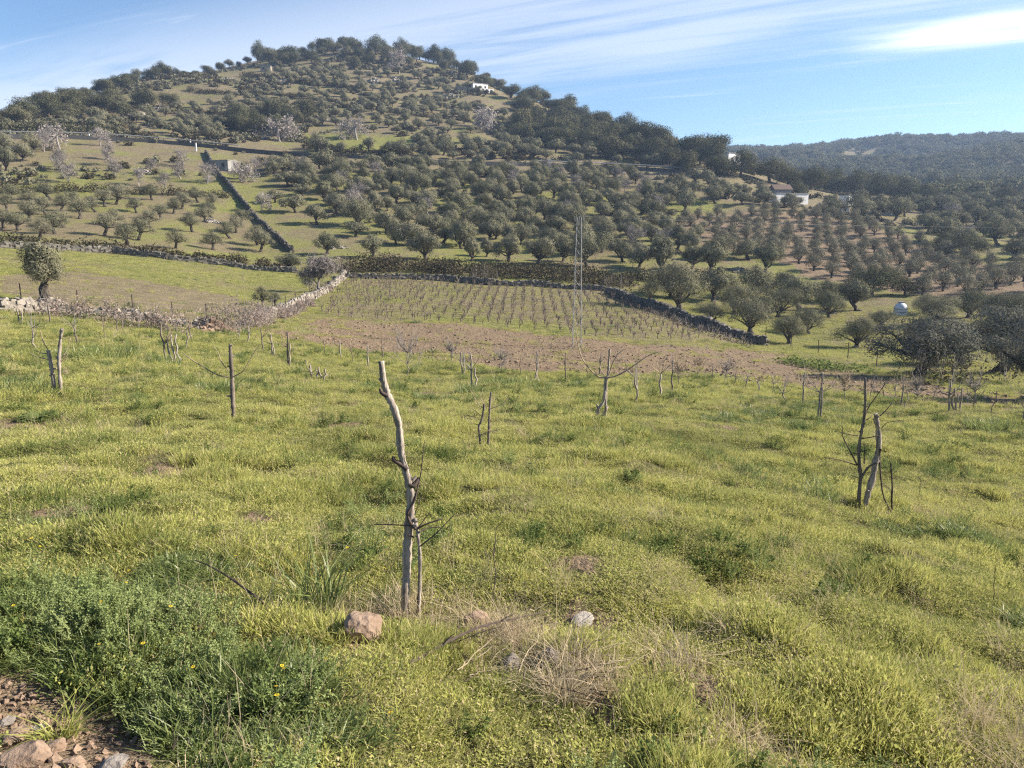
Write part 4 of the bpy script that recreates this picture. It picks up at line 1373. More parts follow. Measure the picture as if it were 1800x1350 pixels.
DEP1 = ground(711, 1092)[1]
sapling('pruned_sapling', "tallest bent grey stake like trunk with a thin stem at its side, nearest the camera", DEP1,
        [([(711, 1092), (712, 1048), (714, 1007), (715, 958), (719, 918), (721, 877), (717, 844), (707, 812), (703, 783), (700, 747), (690.5, 716), (678, 690), (673, 667), (669, 636)], 8.8, 5.6),
         ([(735, 1082), (737, 1040), (738, 991), (737, 967), (734, 938), (729, 912)], 4.2, 3.0)],
        [([(716, 826), (705, 818), (692, 808), (692, 803)], 5.0, 3.2), ([(719, 852), (728, 854), (733, 846), (735, 842)], 4.5, 2.5), ([(680, 696), (671, 690), (668, 683)], 4.5, 2.5),
         ([(731, 930), (722, 918), (717, 902), (722, 892), (729, 878), (735, 850), (739, 834), (745, 779)], 3.2, .8), ([(733, 930), (748, 922), (776, 914)], 2.0, 1.4), ([(739, 960), (752, 948), (770, 932), (800, 900)], 1.6, .9),
         ([(735, 936), (752, 933), (772, 933)], 1.5, .9), ([(721, 924), (690, 924), (656, 923)], 1.4, .8), ([(735, 928), (746, 914), (756, 901)], 1.4, .7), ([(729, 905), (734, 890), (740, 873)], 1.2, .6), ([(728, 945), (722, 941), (719, 938)], 1.8, 1.2)],
        M_POST, M_SHOOT_D)
sapling('pruned_sapling', "straight dark post with three long thin shoots at the left middle", ground(411, 738)[1],
        [([(411, 738), (409.5, 711), (407, 684), (405, 660), (404, 633), (403, 605.5)], 4.2, 3.0)],
        [([(402, 663), (383, 660), (361, 645.5), (339, 631), (323, 621)], 1.4, .7), ([(402, 652), (388, 638), (379, 622), (372, 609)], 1.0, .6), ([(408, 663), (420, 657), (432, 648), (445.5, 624), (460, 603)], 1.2, .6)], M_POST_D, M_SHOOT)
sapling('pruned_sapling', "pale pair of knotted stems joined by a twig near the left edge", ground(100, 693)[1],
        [([(97.5, 693), (94, 662.5), (89, 635), (85, 616)], 3.4, 3.4), ([(107.5, 692), (105, 660), (104.5, 630), (105, 600), (107.5, 590), (110, 577.5)], 3.4, 2.6)],
        [([(94, 648), (100, 648), (104, 644)], 2, 1.6), ([(85, 616), (80, 600), (75, 580)], 1, .6), ([(84, 622), (75, 620), (67, 615)], 1.2, .6), ([(84, 632), (66, 627), (50, 620)], .9, .5), ([(106, 640), (112, 630), (119, 620)], 1.3, .6), ([(107, 632), (115, 615), (120, 595)], .9, .5)], M_POST, M_SHOOT)
sapling('pruned_sapling', "dark straight stake beside a crooked thin sapling, right of the tallest trunk", ground(852, 785)[1],
        [([(858, 785), (859, 760), (860, 730), (861, 710), (863, 692)], 2.4, 2.0), ([(845, 784), (843, 767), (842, 748), (847, 738), (849, 727), (851, 710)], 2.5, 1.7)],
        [([(848, 717), (837, 705), (827.5, 687)], .9, .4), ([(851, 711), (846, 700), (843, 687)], .8, .4), ([(847, 732), (830, 717)], .7, .4), ([(842, 747), (830, 744), (807, 727)], .7, .3), ([(861, 719), (880, 712), (894, 701)], .9, .4), ([(844, 765), (857, 758), (866, 746), (882, 728)], .9, .4), ([(862, 758), (872, 756), (880, 753)], .8, .4)], M_POST_D, M_SHOOT)
sapling('pruned_sapling', "pale wide armed sapling with a looped base below the lattice mast", ground(1051, 738)[1],
        [([(1051, 738), (1049, 727), (1053, 715.5), (1060, 707), (1063, 693), (1064, 678), (1065.5, 663)], 3.0, 2.6), ([(1052, 736), (1062, 728), (1065.5, 715.5), (1063, 700)], 2.6, 2.4), ([(1066, 668), (1070, 655), (1071, 640), (1072, 614)], 2.2, 1.8)],
        [([(1065, 664), (1053, 663), (1042, 654), (1031, 642), (1022, 627), (1015.5, 602), (1013, 580)], 1.8, .7), ([(1065.5, 664), (1084, 660), (1104, 648), (1122, 635.5), (1140, 624), (1162, 615.5)], 1.6, .6),
         ([(1070, 660), (1075.5, 640), (1084, 623), (1092, 616), (1099, 611)], 1.4, .6), ([(1064, 662), (1056, 650), (1054, 636), (1054.5, 618)], 1, .5), ([(1050, 716), (1050, 711)], 2, 1.5), ([(1086, 622), (1088, 612), (1090, 604)], .8, .4)], M_POST, M_SHOOT)
DEP6 = ground(1515, 893)[1]
sapling('pruned_sapling', "tall dark leafless sapling next to a thick curved trunk at the right", DEP6,
        [([(1509, 893), (1512.5, 842), (1510, 814), (1510.5, 787), (1512.5, 759), (1518, 737), (1519.4, 703), (1519.4, 663)], 3.4, 2.2), ([(1513, 842), (1520, 826), (1525, 817), (1537.5, 809)], 2.4, 1.5)],
        [([(1507, 818), (1494, 792), (1481, 767), (1479, 748)], 1.5, .7), ([(1506, 818), (1480, 810), (1450, 804)], 1.2, .6), ([(1521, 728), (1530, 712), (1536, 703), (1553, 673)], 1.2, .6), ([(1508, 766), (1494, 764), (1481, 763)], 1, .5),
         ([(1512, 771), (1526, 768), (1542, 764)], 1.2, .7), ([(1511, 841), (1494, 834)], 1, .5), ([(1519, 740), (1528, 735), (1537, 732)], 1, .6), ([(1519, 815), (1518, 800), (1519, 780)], 1.2, .6)], M_POST_D, M_SHOOT_D)
sapling('pruned_sapling', "thick curved grey trunk cut off at the top, at the right", DEP6 * .995,
        [([(1522, 893), (1526, 873), (1536, 842), (1544, 812), (1548, 784), (1547, 756), (1541.7, 739), (1539.4, 728)], 5.4, 4.2)],
        [([(1545, 733), (1557, 721), (1569, 708)], 1.2, .5), ([(1549, 753), (1560, 743), (1572, 740)], .9, .4), ([(1548, 790), (1549, 803), (1551, 839), (1555.5, 875), (1568, 903)], 1.8, 1.3)], M_POST, M_SHOOT_D)
sapling('pruned_sapling', "thin black knobbly rod right of the thick curved trunk", DEP6 * 1.02,
        [([(1568, 898), (1566, 875), (1565, 856), (1564, 830), (1563, 812)], 2.0, 1.2)], [([(1564, 840), (1570, 832), (1578, 828)], .7, .4), ([(1566, 862), (1558, 855), (1552, 852)], .7, .4)], M_SHOOT_D, M_SHOOT_D)

# the many smaller ones further down the field: (base u, base v, height in photo pixels, kind)
SMALL = [(60, 614, 55, 'v'), (135, 603, 42, 'v'), (185, 592, 30, 't'), (207, 582, 25, 's'), (217, 578, 24, 's'), (38, 572, 28, 'd'), (87, 568, 30, 's'), (327, 611, 45, 'v'), (335, 600, 35, 's'), (303, 640, 60, 'm'),
         (421, 595, 17, 's'), (436, 602, 26, 's'), (463, 615, 35, 's'), (481, 627, 38, 'd'), (508, 643, 56, 'd'), (559, 667, 24, 'm'), (600, 630, 30, 's'), (647, 645, 36, 's'), (673, 632, 30, 's'), (717, 662, 62, 'b'),
         (737, 643, 30, 't'), (794, 642, 34, 'b'), (813, 660, 38, 'd'), (833, 690, 66, 'd'), (882, 655, 34, 'b'), (943, 668, 46, 'd'), (994, 673, 48, 's'), (1033, 667, 22, 't'), (1054, 658, 36, 's'), (1119, 711, 66, 'v'),
         (1161, 700, 64, 'v'), (1181, 688, 52, 's'), (1191, 682, 42, 'b'), (1227, 664, 30, 'b'), (1273, 676, 34, 'b'), (1311, 682, 28, 'v'), (1334, 689, 33, 'v'), (1357, 692, 30, 't'), (1379, 703, 36, 'v'), (1412, 710, 53, 's'),
         (1440, 738, 80, 'd'), (1486, 700, 36, 'b'), (1532, 702, 32, 't'), (1551, 700, 30, 't'), (1574, 704, 30, 't'), (1585, 716, 50, 's'), (1593, 718, 50, 't'), (1639, 712, 42, 't'), (1678, 723, 50, 'm'), (1711, 719, 46, 'b'),
         (1795, 745, 70, 'v'), (1252, 668, 28, 't'), (570, 622, 24, 't'), (620, 636, 26, 't'), (700, 628, 26, 't'), (760, 636, 28, 't'), (915, 660, 30, 't'), (1290, 680, 26, 't'), (1610, 706, 30, 'b'), (1745, 728, 40, 't')]
KIND = {'v': "forked pruned sapling", 's': "single bare stake", 'd': "double stake with a thin stem", 't': "thin bare whip", 'b': "bushy twigged sapling", 'm': "cluster of stems"}
_sm = sorted([(ground(u, v), u, v, h, k) for u, v, h, k in SMALL], key=lambda t: t[1])
_seen = {}
for p, u, v, hpx, kd in _sm:
    dep = p[1]; h = 1.12 * hpx * dep / FPX
    zone = "left of the field" if u < 500 else ("middle of the field" if u < 1080 else "right of the field")
    _seen[(kd, zone)] = _seen.get((kd, zone), -1) + 1
    root = link('pruned_sapling', None, loc=p)
    tag(root, f"{KIND[kd]} in the {zone}, {ordinal(_seen[(kd, zone)])} such from left", 'sapling', 'stakes and saplings of the field')
    r0 = .030 if kd not in 'tb' else .016
    th = h * (.62 if kd in 'vb' else .97)
    stems = {'v': 1, 's': 1, 'd': 2, 't': 1, 'b': 1, 'm': 4}[kd]
    for i in range(stems):
        o = np.array([0.09 * (i - (stems - 1) / 2) * (1.4 if kd == 'm' else 1), RNG.uniform(-.04, .04), 0])
        hh = th * (1 if i == 0 else RNG.uniform(.55, .9))
        mb = MB()
        q = wobble(o - [0, 0, .12], o + np.array([RNG.uniform(-.08, .08), RNG.uniform(-.06, .06), hh]), 6, .018 if kd in 'sd' else .03)
        mb.tube(q, np.linspace(r0 * 1.25, r0 * .8, 6), 6, rough=.1)
        mb.obj('trunk' if i == 0 else 'stem', M_POST if (i or RNG.random() < .6) else M_POST_D, root, True)
        if i == 0: tip, mid = q[-1], q[3]
    nsh = {'v': 9, 's': 4, 'd': 6, 't': 5, 'b': 26, 'm': 10}[kd]
    mb = MB()
    for i in range(nsh):
        s0 = tip if kd in 'vb' and i % 4 else mid
        e = s0 + np.array([RNG.normal(0, .22), RNG.normal(0, .18), RNG.uniform(.2, .8)]) * (h / 1.0)
        md = (s0 + e) / 2 + np.array([(e - s0)[0] * .2, 0, -.06 * h])
        mb.tube([s0, md, e], [.011, .009, .005], 4)
        if kd == 'b':
            for _ in range(3):
                e2 = md + RNG.normal(0, .14, 3) + [0, 0, .15]
                mb.tube([md, (md + e2) / 2 + RNG.normal(0, .02, 3), e2], [.008, .006, .003], 3)
    mb.obj('shoot', M_SHOOT if RNG.random() < .6 else M_TWIG, root)


# ------------------------------------------------------------------ loose stones and sticks near the camera
def rock(img, size, mat, label, seed, sink=.25, name='rock', group=None):
    import bmesh
    bm = bmesh.new()
    bmesh.ops.create_icosphere(bm, subdivisions=4, radius=1.0)
    r = np.random.default_rng(seed)
    off = r.uniform(0, 50, 3)
    planes = r.standard_normal((9, 3)); planes /= np.linalg.norm(planes, axis=1)[:, None]
    cut = r.uniform(.62, .9, 9)
    for vtx in bm.verts:
        c = np.array(vtx.co)
        for pl, ct in zip(planes, cut):
            dd = c @ pl
            if dd > ct: c = c - pl * (dd - ct) * .9
        c = c * (1 + .16 * float(vnoise(c[0] * 3 + off[0], c[1] * 3 + c[2] * 2 + off[1], 61)) + .07 * float(vnoise(c[0] * 9 + c[2] * 7, c[1] * 9 + off[2], 62)))
        vtx.co = Vector(c * np.asarray(size))
    me = bpy.data.meshes.new(name); bm.to_mesh(me); bm.free()
    me.materials.append(mat)
    p = ground(*img)
    o = link(name, me, loc=(p[0], p[1], p[2] + size[2] * (1 - sink * 2)))
    o.rotation_euler = (r.uniform(-.2, .2), r.uniform(-.2, .2), r.uniform(0, 6))
    tag(o, label, 'rock', group)


rock((636, 1124), (.12, .095, .10), M_ROCK_R, "reddish rounded rock at the left foot of the tallest trunk", 11)
rock((838, 1112), (.085, .07, .085), M_ROCK_R, "brownish upright rock behind the long dark twig", 2)
rock((1024, 1098), (.085, .06, .03), M_ROCK_W, "flat whitish rock lying in a bare patch of soil", 3)
rock((968, 1172), (.06, .05, .06), M_ROCK, "small pale jagged rock in front of the dry straw", 4)
rock((897, 1184), (.095, .065, .06), M_ROCK, "grey green flat rock half hidden under straw", 5)
TR = [(30, 1300, .06, M_ROCK_R, "brownish stone on the dirt track near the grass tuft"), (95, 1322, .05, M_ROCK_R, "reddish stone on the dirt track right of the brownish one"), (45, 1340, .09, M_ROCK_R, "broad reddish stone at the bottom left corner"),
      (200, 1352, .055, M_ROCK, "grey stone cut by the bottom edge of the photo"), (12, 1275, .035, M_ROCK, "small grey stone at the left edge of the track"), (130, 1345, .045, M_ROCK_R, "small brownish stone between the reddish and grey ones on the track"), (68, 1285, .03, M_ROCK_W, "tiny pale stone just above the grass tuft on the track")]
for k, (u, v, s, m, lab) in enumerate(TR):
    rock((u, v), (s, s * .75, s * .5), m, lab, 20 + k, .3, group='stones on the dirt track')
rng2 = np.random.default_rng(5)


def pebbles():
    mb = MB()
    n = 0
    while n < 260:
        u, v = rng2.uniform(-40, 260), rng2.uniform(1200, 1400)
        p = ground(u, v)
        if inside(TRACK, p[0], p[1]):
            mb.box(p + np.array([0, 0, .004]), rng2.uniform(.006, .028, 3), rng2.uniform(0, 3), jit=.35, tilt=.6); n += 1
    tag(mb.obj('pebbles', M_ROCK_R), "small stones strewn over the dirt track", kind='stuff')
    mb = MB()
    n = 0
    while n < 1500:
        u, v = rng2.uniform(470, 1800), rng2.uniform(562, 700)
        p = ground(u, v)
        if inside(PLOUGH, p[0], p[1]):
            s = rng2.uniform(.04, .12)
            mb.box(p + np.array([0, 0, s * .2]), np.array([1.3, 1, .7]) * s * rng2.uniform(.7, 1.2, 3), rng2.uniform(0, 3), jit=.4, tilt=.5); n += 1
    tag(mb.obj('soil_clods', solid('turned_soil', (.27, .195, .13), (.18, .125, .083), 6)), "turned clods over the ploughed strip", kind='stuff')


pebbles()


def stick(pts, dep0, dep1, r, label, twigs=()):
    q0 = np.array([P(u, v, dep0 + (dep1 - dep0) * i / (len(pts) - 1)) for i, (u, v) in enumerate(pts)])
    root = link('fallen_twig', None, loc=q0[0]); tag(root, label, 'twig')
    t = np.linspace(0, 1, 16)
    L = np.linspace(0, 1, len(q0))
    q = np.stack([np.interp(t, L, q0[:, k]) for k in range(3)], 1); q = smooth_line(q, 3)
    mb = MB(); mb.tube(q - q0[0], np.linspace(r, r * .35, 16), 6, rough=.08); mb.obj('stem', M_SHOOT_D, root)
    for i, d in twigs:
        mb = MB(); mb.tube([q[i] - q0[0], q[i] - q0[0] + np.array(d) * .5 + [0, 0, .005], q[i] - q0[0] + np.array(d)], [r * .5, r * .35, r * .2], 5); mb.obj('side_shoot', M_SHOOT_D, root)


g1, g2 = ground(720, 1172)[1], ground(960, 1100)[1]
stick([(720, 1166), (770, 1138), (835, 1102), (900, 1088), (965, 1074)], g1 - .02, g2 - .05, .010, "long dark twig lying across the grass in front of the tallest trunk", ((4, (.06, .02, .05)), (8, (.05, .03, -.02)), (10, (.07, .02, .03))))
g1, g2 = ground(492, 1085)[1], ground(345, 1000)[1]
stick([(492, 1083), (450, 1050), (405, 1015), (370, 995), (343, 985)], g1 - .03, g2 - .15, .0085, "dark bent twig rising from the weeds left of the tallest trunk", ((6, (-.05, .02, .04)),))
for u, v, h, lab in [(866, 1075, 170, "thin dry stalk standing between the tallest trunk and the white rock"), (1694, 900, 60, "thin dark stalk at the right, left one of two"), (1746, 1060, 75, "dark forked stalk in the grass at the right edge"), (1613, 890, 50, "thin dark stalk right of the curved trunk"), (300, 1330, 30, "short grey stalk rising from the weeds at the bottom left")]:
    p = ground(u, v)
    hh = h * p[1] / FPX
    root = link('dry_stalk', None, loc=p); tag(root, lab, 'stalk')
    mb = MB(); q = wobble((0, 0, -.03), (RNG.uniform(-.03, .03), 0, hh), 7, .006); mb.tube(q, np.linspace(.004, .0018, 7), 5); mb.obj('stem', M_SHOOT_D, root)
    mb = MB()
    for k in (3, 4, 5, 5, 6):
        mb.tube([q[k], q[k] + RNG.normal(0, .02, 3) + [0, 0, .035]], [.002, .001], 4)
    mb.obj('side_shoot', M_SHOOT_D, root)


# ------------------------------------------------------------------ grass, weeds, straw, flowers
def blades(mb, n, rad, h0, h1, w, lean=.5, flat=0.0, mi=0):
    a = RNG.uniform(0, 2 * math.pi, n); r = rad * np.sqrt(RNG.random(n))
    bx, by = r * np.cos(a), r * np.sin(a)
    h = RNG.uniform(h0, h1, n); la = a + RNG.normal(0, 1.1, n)
    ln = np.abs(RNG.normal(lean, .25, n)) * h
    face = RNG.uniform(0, math.pi, n)
    wx, wy = np.cos(face) * w / 2, np.sin(face) * w / 2
    rows = []
    for t, ws in ((0, 1.0), (.45, .9), (.8, .6), (1.0, .05)):
        ox, oy = np.cos(la) * ln * t ** 1.8, np.sin(la) * ln * t ** 1.8
        z = h * (t - flat * t * t) - .012
        rows.append(np.stack([bx + ox - wx * ws, by + oy - wy * ws, z], 1)); rows.append(np.stack([bx + ox + wx * ws, by + oy + wy * ws, z], 1))
    V = np.stack(rows, 1).reshape(-1, 3)
    o = (np.arange(n) * 8)[:, None]
    F = np.concatenate([o + np.array([k, k + 1, k + 3, k + 2]) for k in (0, 2, 4)])
    mb.add(V, F, mi)


def weed(mb, stems, h, leafL, leafW, per, spread, mi=0):
    for _ in range(stems):
        a = RNG.uniform(0, 6.28); r = RNG.uniform(0, spread * .35)
        s0 = np.array([r * math.cos(a), r * math.sin(a), -.01])
        e = s0 + np.array([math.cos(a) * spread * RNG.uniform(.2, .7), math.sin(a) * spread * RNG.uniform(.2, .7), h * RNG.uniform(.6, 1.1)])
        q = wobble(s0, e, 5, .012)
        mb.tube(q, np.linspace(.0035, .0015, 5), 3, mi)
        t = RNG.uniform(.2, 1.0, per)
        C = np.stack([np.interp(t, np.linspace(0, 1, 5), q[:, k]) for k in range(3)], 1) + RNG.normal(0, leafL * .6, (per, 3))
        up = np.tile([0, 0, 1.0], (per, 1))
        mb.leaves(C, up, leafL, leafW, mi, .55)


def rosette(mb, n, L, Wd, mi=0):
    for _ in range(n):
        a = RNG.uniform(0, 6.28); l = L * RNG.uniform(.6, 1.1); w = Wd * RNG.uniform(.7, 1.2); up = RNG.uniform(.25, .9)
        d = np.array([math.cos(a), math.sin(a), 0]); s = np.array([-d[1], d[0], 0])
        pr = [d * l * t + np.array([0, 0, l * (up * t - .55 * up * t * t)]) for t in (.05, .4, .75, 1.0)]
        ws = (.2, .9, 1.0, .1)
        V = []
        for p_, k in zip(pr, ws):
            V += [p_ - s * w / 2 * k + [0, 0, .012 * k], p_ + s * w / 2 * k + [0, 0, .012 * k]]
        mb.add(V, [[0, 1, 3, 2], [2, 3, 5, 4], [4, 5, 7, 6]], mi)


def instancer(name, protos, P_, rot, scl, idx, label):
    """one object of ground cover: plant models set on scattered points"""
    coll = bpy.data.collections.new(name + '_models')
    for i, me in enumerate(protos):
        coll.objects.link(bpy.data.objects.new(f"{name}_model_{i:02d}", me))
    me = bpy.data.meshes.new(name)
    me.vertices.add(len(P_)); me.vertices.foreach_set('co', np.asarray(P_, np.float32).ravel())
    for nm, ty, key, arr in (('rot', 'FLOAT_VECTOR', 'vector', rot), ('scl', 'FLOAT_VECTOR', 'vector', scl), ('idx', 'INT', 'value', idx)):
        at = me.attributes.new(nm, ty, 'POINT')
        at.data.foreach_set(key, np.ascontiguousarray(arr, np.int32 if ty == 'INT' else np.float32).ravel())
    o = link(name, me)
    g = bpy.data.node_groups.new(name, 'GeometryNodeTree')
    g.interface.new_socket('Geometry', in_out='INPUT', socket_type='NodeSocketGeometry')
    g.interface.new_socket('Geometry', in_out='OUTPUT', socket_type='NodeSocketGeometry')
    N, L = g.nodes, g.links
    gi, go = N.new('NodeGroupInput'), N.new('NodeGroupOutput')
    ci = N.new('GeometryNodeCollectionInfo'); ci.inputs['Collection'].default_value = coll
    ci.inputs['Separate Children'].default_value = True; ci.inputs['Reset Children'].default_value = True
    iop = N.new('GeometryNodeInstanceOnPoints'); iop.inputs['Pick Instance'].default_value = True
    for nm, ty, sock in (('rot', 'FLOAT_VECTOR', 'Rotation'), ('scl', 'FLOAT_VECTOR', 'Scale'), ('idx', 'INT', 'Instance Index')):
        na = N.new('GeometryNodeInputNamedAttribute'); na.data_type = ty; na.inputs['Name'].default_value = nm
        L.new(next(s for s in na.outputs if s.enabled and s.name == 'Attribute'), iop.inputs[sock])
    L.new(gi.outputs[0], iop.inputs['Points']); L.new(ci.outputs[0], iop.inputs['Instance']); L.new(iop.outputs[0], go.inputs[0])
    md = o.modifiers.new(name, 'NODES'); md.node_group = g
    return tag(o, label, kind='stuff')


def polar_points(n_den, d0, d1, ref, power, az=44):
    dd = np.exp(np.linspace(math.log(d0), math.log(d1), 400))
    den = n_den * np.minimum(1, (ref / dd) ** power)
    ring = 2 * math.radians(az) * dd * den
    cum = np.concatenate([[0], np.cumsum((ring[1:] + ring[:-1]) / 2 * np.diff(dd))])
    n = int(cum[-1])
    d = np.interp(RNG.random(n) * cum[-1], cum, dd)
    a = np.radians(RNG.uniform(-az, az, n))
    return np.sin(a) * d, np.cos(a) * d, d


def grass_cover():
    protos = []
    for k in range(6):
        mb = MB(); blades(mb, 70, .11, .018, .055, .0052, .7); protos.append(mb.mesh('grass_tuft', [M_GRASS]))
    for k in range(3):
        mb = MB(); blades(mb, 70, .09, .035, .095, .0054, .7, .2); protos.append(mb.mesh('grass_tuft', [M_GRASS]))
    for k in range(3):
        mb = MB(); blades(mb, 75, .10, .035, .11, .0068, .7, .2); protos.append(mb.mesh('lush_tuft', [M_LUSH]))
    for k in range(5):
        mb = MB()
        a = RNG.uniform(0, 6.28, 90); r = .13 * np.sqrt(RNG.random(90))
        C = np.stack([r * np.cos(a), r * np.sin(a), RNG.uniform(.006, .055, 90)], 1)
        mb.leaves(C, np.tile([0, 0, 1.0], (90, 1)), .015, .009, 0, .45)
        blades(mb, 24, .12, .02, .07, .0045, .6)
        protos.append(mb.mesh('clover_tuft', [M_GRASS if k < 3 else M_WEED_D]))
    x, y, d = polar_points(360, 1.3, 105, 5, 1.28)
    keep = ~inside(TRACK, x, y)
    keep &= ~(inside(PLOUGH, x, y) & (vnoise(x / 1.6, y / 1.6, 91) + .6 * vnoise(x / .5, y / .5, 90) < .25))
    keep &= ~(inside(VINEYARD, x, y) & (RNG.random(len(x)) < .55))
    keep &= ~(inside(MEADOW_DRY, x, y) & (RNG.random(len(x)) < .88))
    keep &= ~((d > 45) & (RNG.random(len(x)) < .35))
    bald = vnoise(x / .45, y / .38, 95) + .6 * vnoise(x / .15, y / .15, 96)
    keep &= ~((bald > .30) & (RNG.random(len(x)) < .9))
    keep &= ~((bare_spot(x, y) > .35) & (RNG.random(len(x)) < .88))
    x, y, d = x[keep], y[keep], d[keep]
    z = H(x, y)
    n = len(x)
    tall = vnoise(x / .6, y / .5, 92) + .55 * vnoise(x / .22, y / .22, 93)
    lushn = vnoise(x / 1.9, y / 1.4, 94) + .5 * vnoise(x / .5, y / .5, 97)
    near_lush = np.exp(-((d - 2.4) / 1.0) ** 2) * .34 * (x < .35)
    idx = np.where(lushn + near_lush > .46, 9 + RNG.integers(0, 3, n), np.where(tall > .24, 6 + RNG.integers(0, 3, n), RNG.integers(0, 6, n)))
    clov = RNG.random(n) + .6 * vnoise(x / .9, y / .9, 98) > .70
    idx = np.where(clov, np.where(RNG.random(n) + lushn < .80, 12 + RNG.integers(0, 3, n), 15 + RNG.integers(0, 2, n)), idx)
    grow = np.maximum(1, d / 6) ** .38
    hgt = (.72 + 1.25 * smooth(.06, .42, tall) - .25 * smooth(0, -.4, tall)) * RNG.uniform(.75, 1.25, n)
    scl = np.stack([grow * RNG.uniform(.85, 1.2, n), grow * RNG.uniform(.85, 1.2, n), hgt * np.minimum(grow, 1.35)], 1)
    rot = np.stack([RNG.normal(0, .12, n), RNG.normal(0, .12, n), RNG.uniform(0, 6.28, n)], 1)
    instancer('grass', protos, np.stack([x, y, z], 1), rot, scl, idx, "short yellow green grass over the near field")


def weeds_cover():
    protos = []
    for k in range(4):
        mb = MB(); weed(mb, 11, .18, .0125, .0075, 60, .16); protos.append(mb.mesh('grey_weed', [M_WEED]))
    for k in range(3):
        mb = MB(); weed(mb, 7, .15, .024, .019, 20, .15); rosette(mb, 5, .08, .035); blades(mb, 30, .12, .08, .2, .005, .5); protos.append(mb.mesh('broad_weed', [M_WEED_D]))
    for k in range(3):
        mb = MB(); rosette(mb, 13, .12, .032); blades(mb, 50, .14, .08, .22, .005, .5); protos.append(mb.mesh('rosette_weed', [M_WEED_D]))
    X, Y, I, SC = [], [], [], []
    BANK = plot([(-60, 985), (60, 1010), (200, 1050), (330, 1070), (430, 1100), (520, 1130), (560, 1200), (600, 1290), (560, 1420), (330, 1420), (270, 1300), (180, 1230), (80, 1195), (-60, 1150)])
    q = np.array(BANK); lo, hi = q.min(0), q.max(0)
    n = int((hi - lo).prod() * 150)
    x, y = RNG.uniform(lo[0], hi[0], n), RNG.uniform(lo[1], hi[1], n)
    k = inside(BANK, x, y) & ~inside(TRACK, x, y) & (vnoise(x / .3, y / .3, 101) > .04)
    x, y = x[k], y[k]; n = len(x)
    X.append(x); Y.append(y)
    grey = vnoise(x / .35, y / .35, 102) > .0
    I.append(np.where(grey, RNG.integers(0, 4, n), RNG.integers(4, 10, n))); SC.append(RNG.uniform(.55, 1.05, n))
    x, y, d = polar_points(14, 2.0, 55, 5, .85)
    clump = vnoise(x / 1.1, y / 1.1, 103) + .5 * vnoise(x / .4, y / .4, 104)
    k = (clump > .15) & ~inside(TRACK, x, y) & ~inside(PLOUGH, x, y)
    x, y, d = x[k], y[k], d[k]; n = len(x)
    X.append(x); Y.append(y); I.append(RNG.integers(2, 10, n)); SC.append(RNG.uniform(.6, 1.0, n) * np.minimum(1.9, np.maximum(1, d / 7) ** .5))
    x, y = np.concatenate(X), np.concatenate(Y); I = np.concatenate(I); SC = np.concatenate(SC); n = len(x)
    rot = np.stack([RNG.normal(0, .15, n), RNG.normal(0, .15, n), RNG.uniform(0, 6.28, n)], 1)
    instancer('weeds', protos, np.stack([x, y, H(x, y)], 1), rot, np.stack([SC] * 3, 1), I, "grey green and broad leaved weeds among the grass")


def straw_cover():
    protos = []
    for k in range(3):
        mb = MB(); blades(mb, 26, .07, .10, .30, .0030, .5, .2); protos.append(mb.mesh('straw_tuft', [M_STRAW]))
    for k in range(3):
        mb = MB(); blades(mb, 34, .12, .10, .26, .0032, 1.5, .85); protos.append(mb.mesh('straw_mat', [M_STRAW]))
    for k in range(2):
        mb = MB(); blades(mb, 5, .05, .18, .36, .0028, .35); protos.append(mb.mesh('straw_stalk', [M_STRAW]))
    X, Y, I, SC = [], [], [], []
    for poly, den in (([(690, 1060), (760, 1050), (770, 1110), (690, 1120)], 110), ([(800, 1100), (935, 1090), (950, 1160), (830, 1165)], 190), ([(900, 1170), (1000, 1160), (1090, 1210), (1060, 1255), (960, 1235)], 150),
                      ([(560, 1070), (680, 1060), (690, 1110), (600, 1110)], 80), ([(1130, 1130), (1200, 1130), (1230, 1200), (1150, 1200)], 70), ([(1230, 1310), (1400, 1310), (1420, 1390), (1230, 1390)], 60), ([(1660, 1260), (1850, 1200), (1850, 1400), (1700, 1400)], 60)):
        q = np.array(plot(poly)); lo, hi = q.min(0), q.max(0)
        n = int((hi - lo).prod() * den * 1.5) + 4
        x, y = RNG.uniform(lo[0], hi[0], n), RNG.uniform(lo[1], hi[1], n)
        k = inside(q, x, y)
        X.append(x[k]); Y.append(y[k]); I.append(RNG.integers(0, 6, k.sum())); SC.append(RNG.uniform(.6, 1.1, k.sum()))
    x, y, d = polar_points(24, 1.6, 60, 4.5, .75)
    cl = vnoise(x / 1.3, y / 1.3, 111) + .6 * vnoise(x / .4, y / .4, 112)
    k = (cl > .02) & ~inside(TRACK, x, y)
    x, y, d = x[k], y[k], d[k]; n = len(x)
    X.append(x); Y.append(y); I.append(np.where(RNG.random(n) < .6, RNG.integers(6, 8, n), RNG.integers(0, 6, n))); SC.append(RNG.uniform(.5, .95, n) * np.maximum(1, d / 8) ** .3)
    x, y = np.concatenate(X), np.concatenate(Y); I = np.concatenate(I); SC = np.concatenate(SC); n = len(x)
    rot = np.stack([RNG.normal(0, .12, n), RNG.normal(0, .12, n), RNG.uniform(0, 6.28, n)], 1)
    instancer('dry_grass', protos, np.stack([x, y, H(x, y)], 1), rot, np.stack([SC] * 3, 1), I, "dry straw coloured grass stalks")


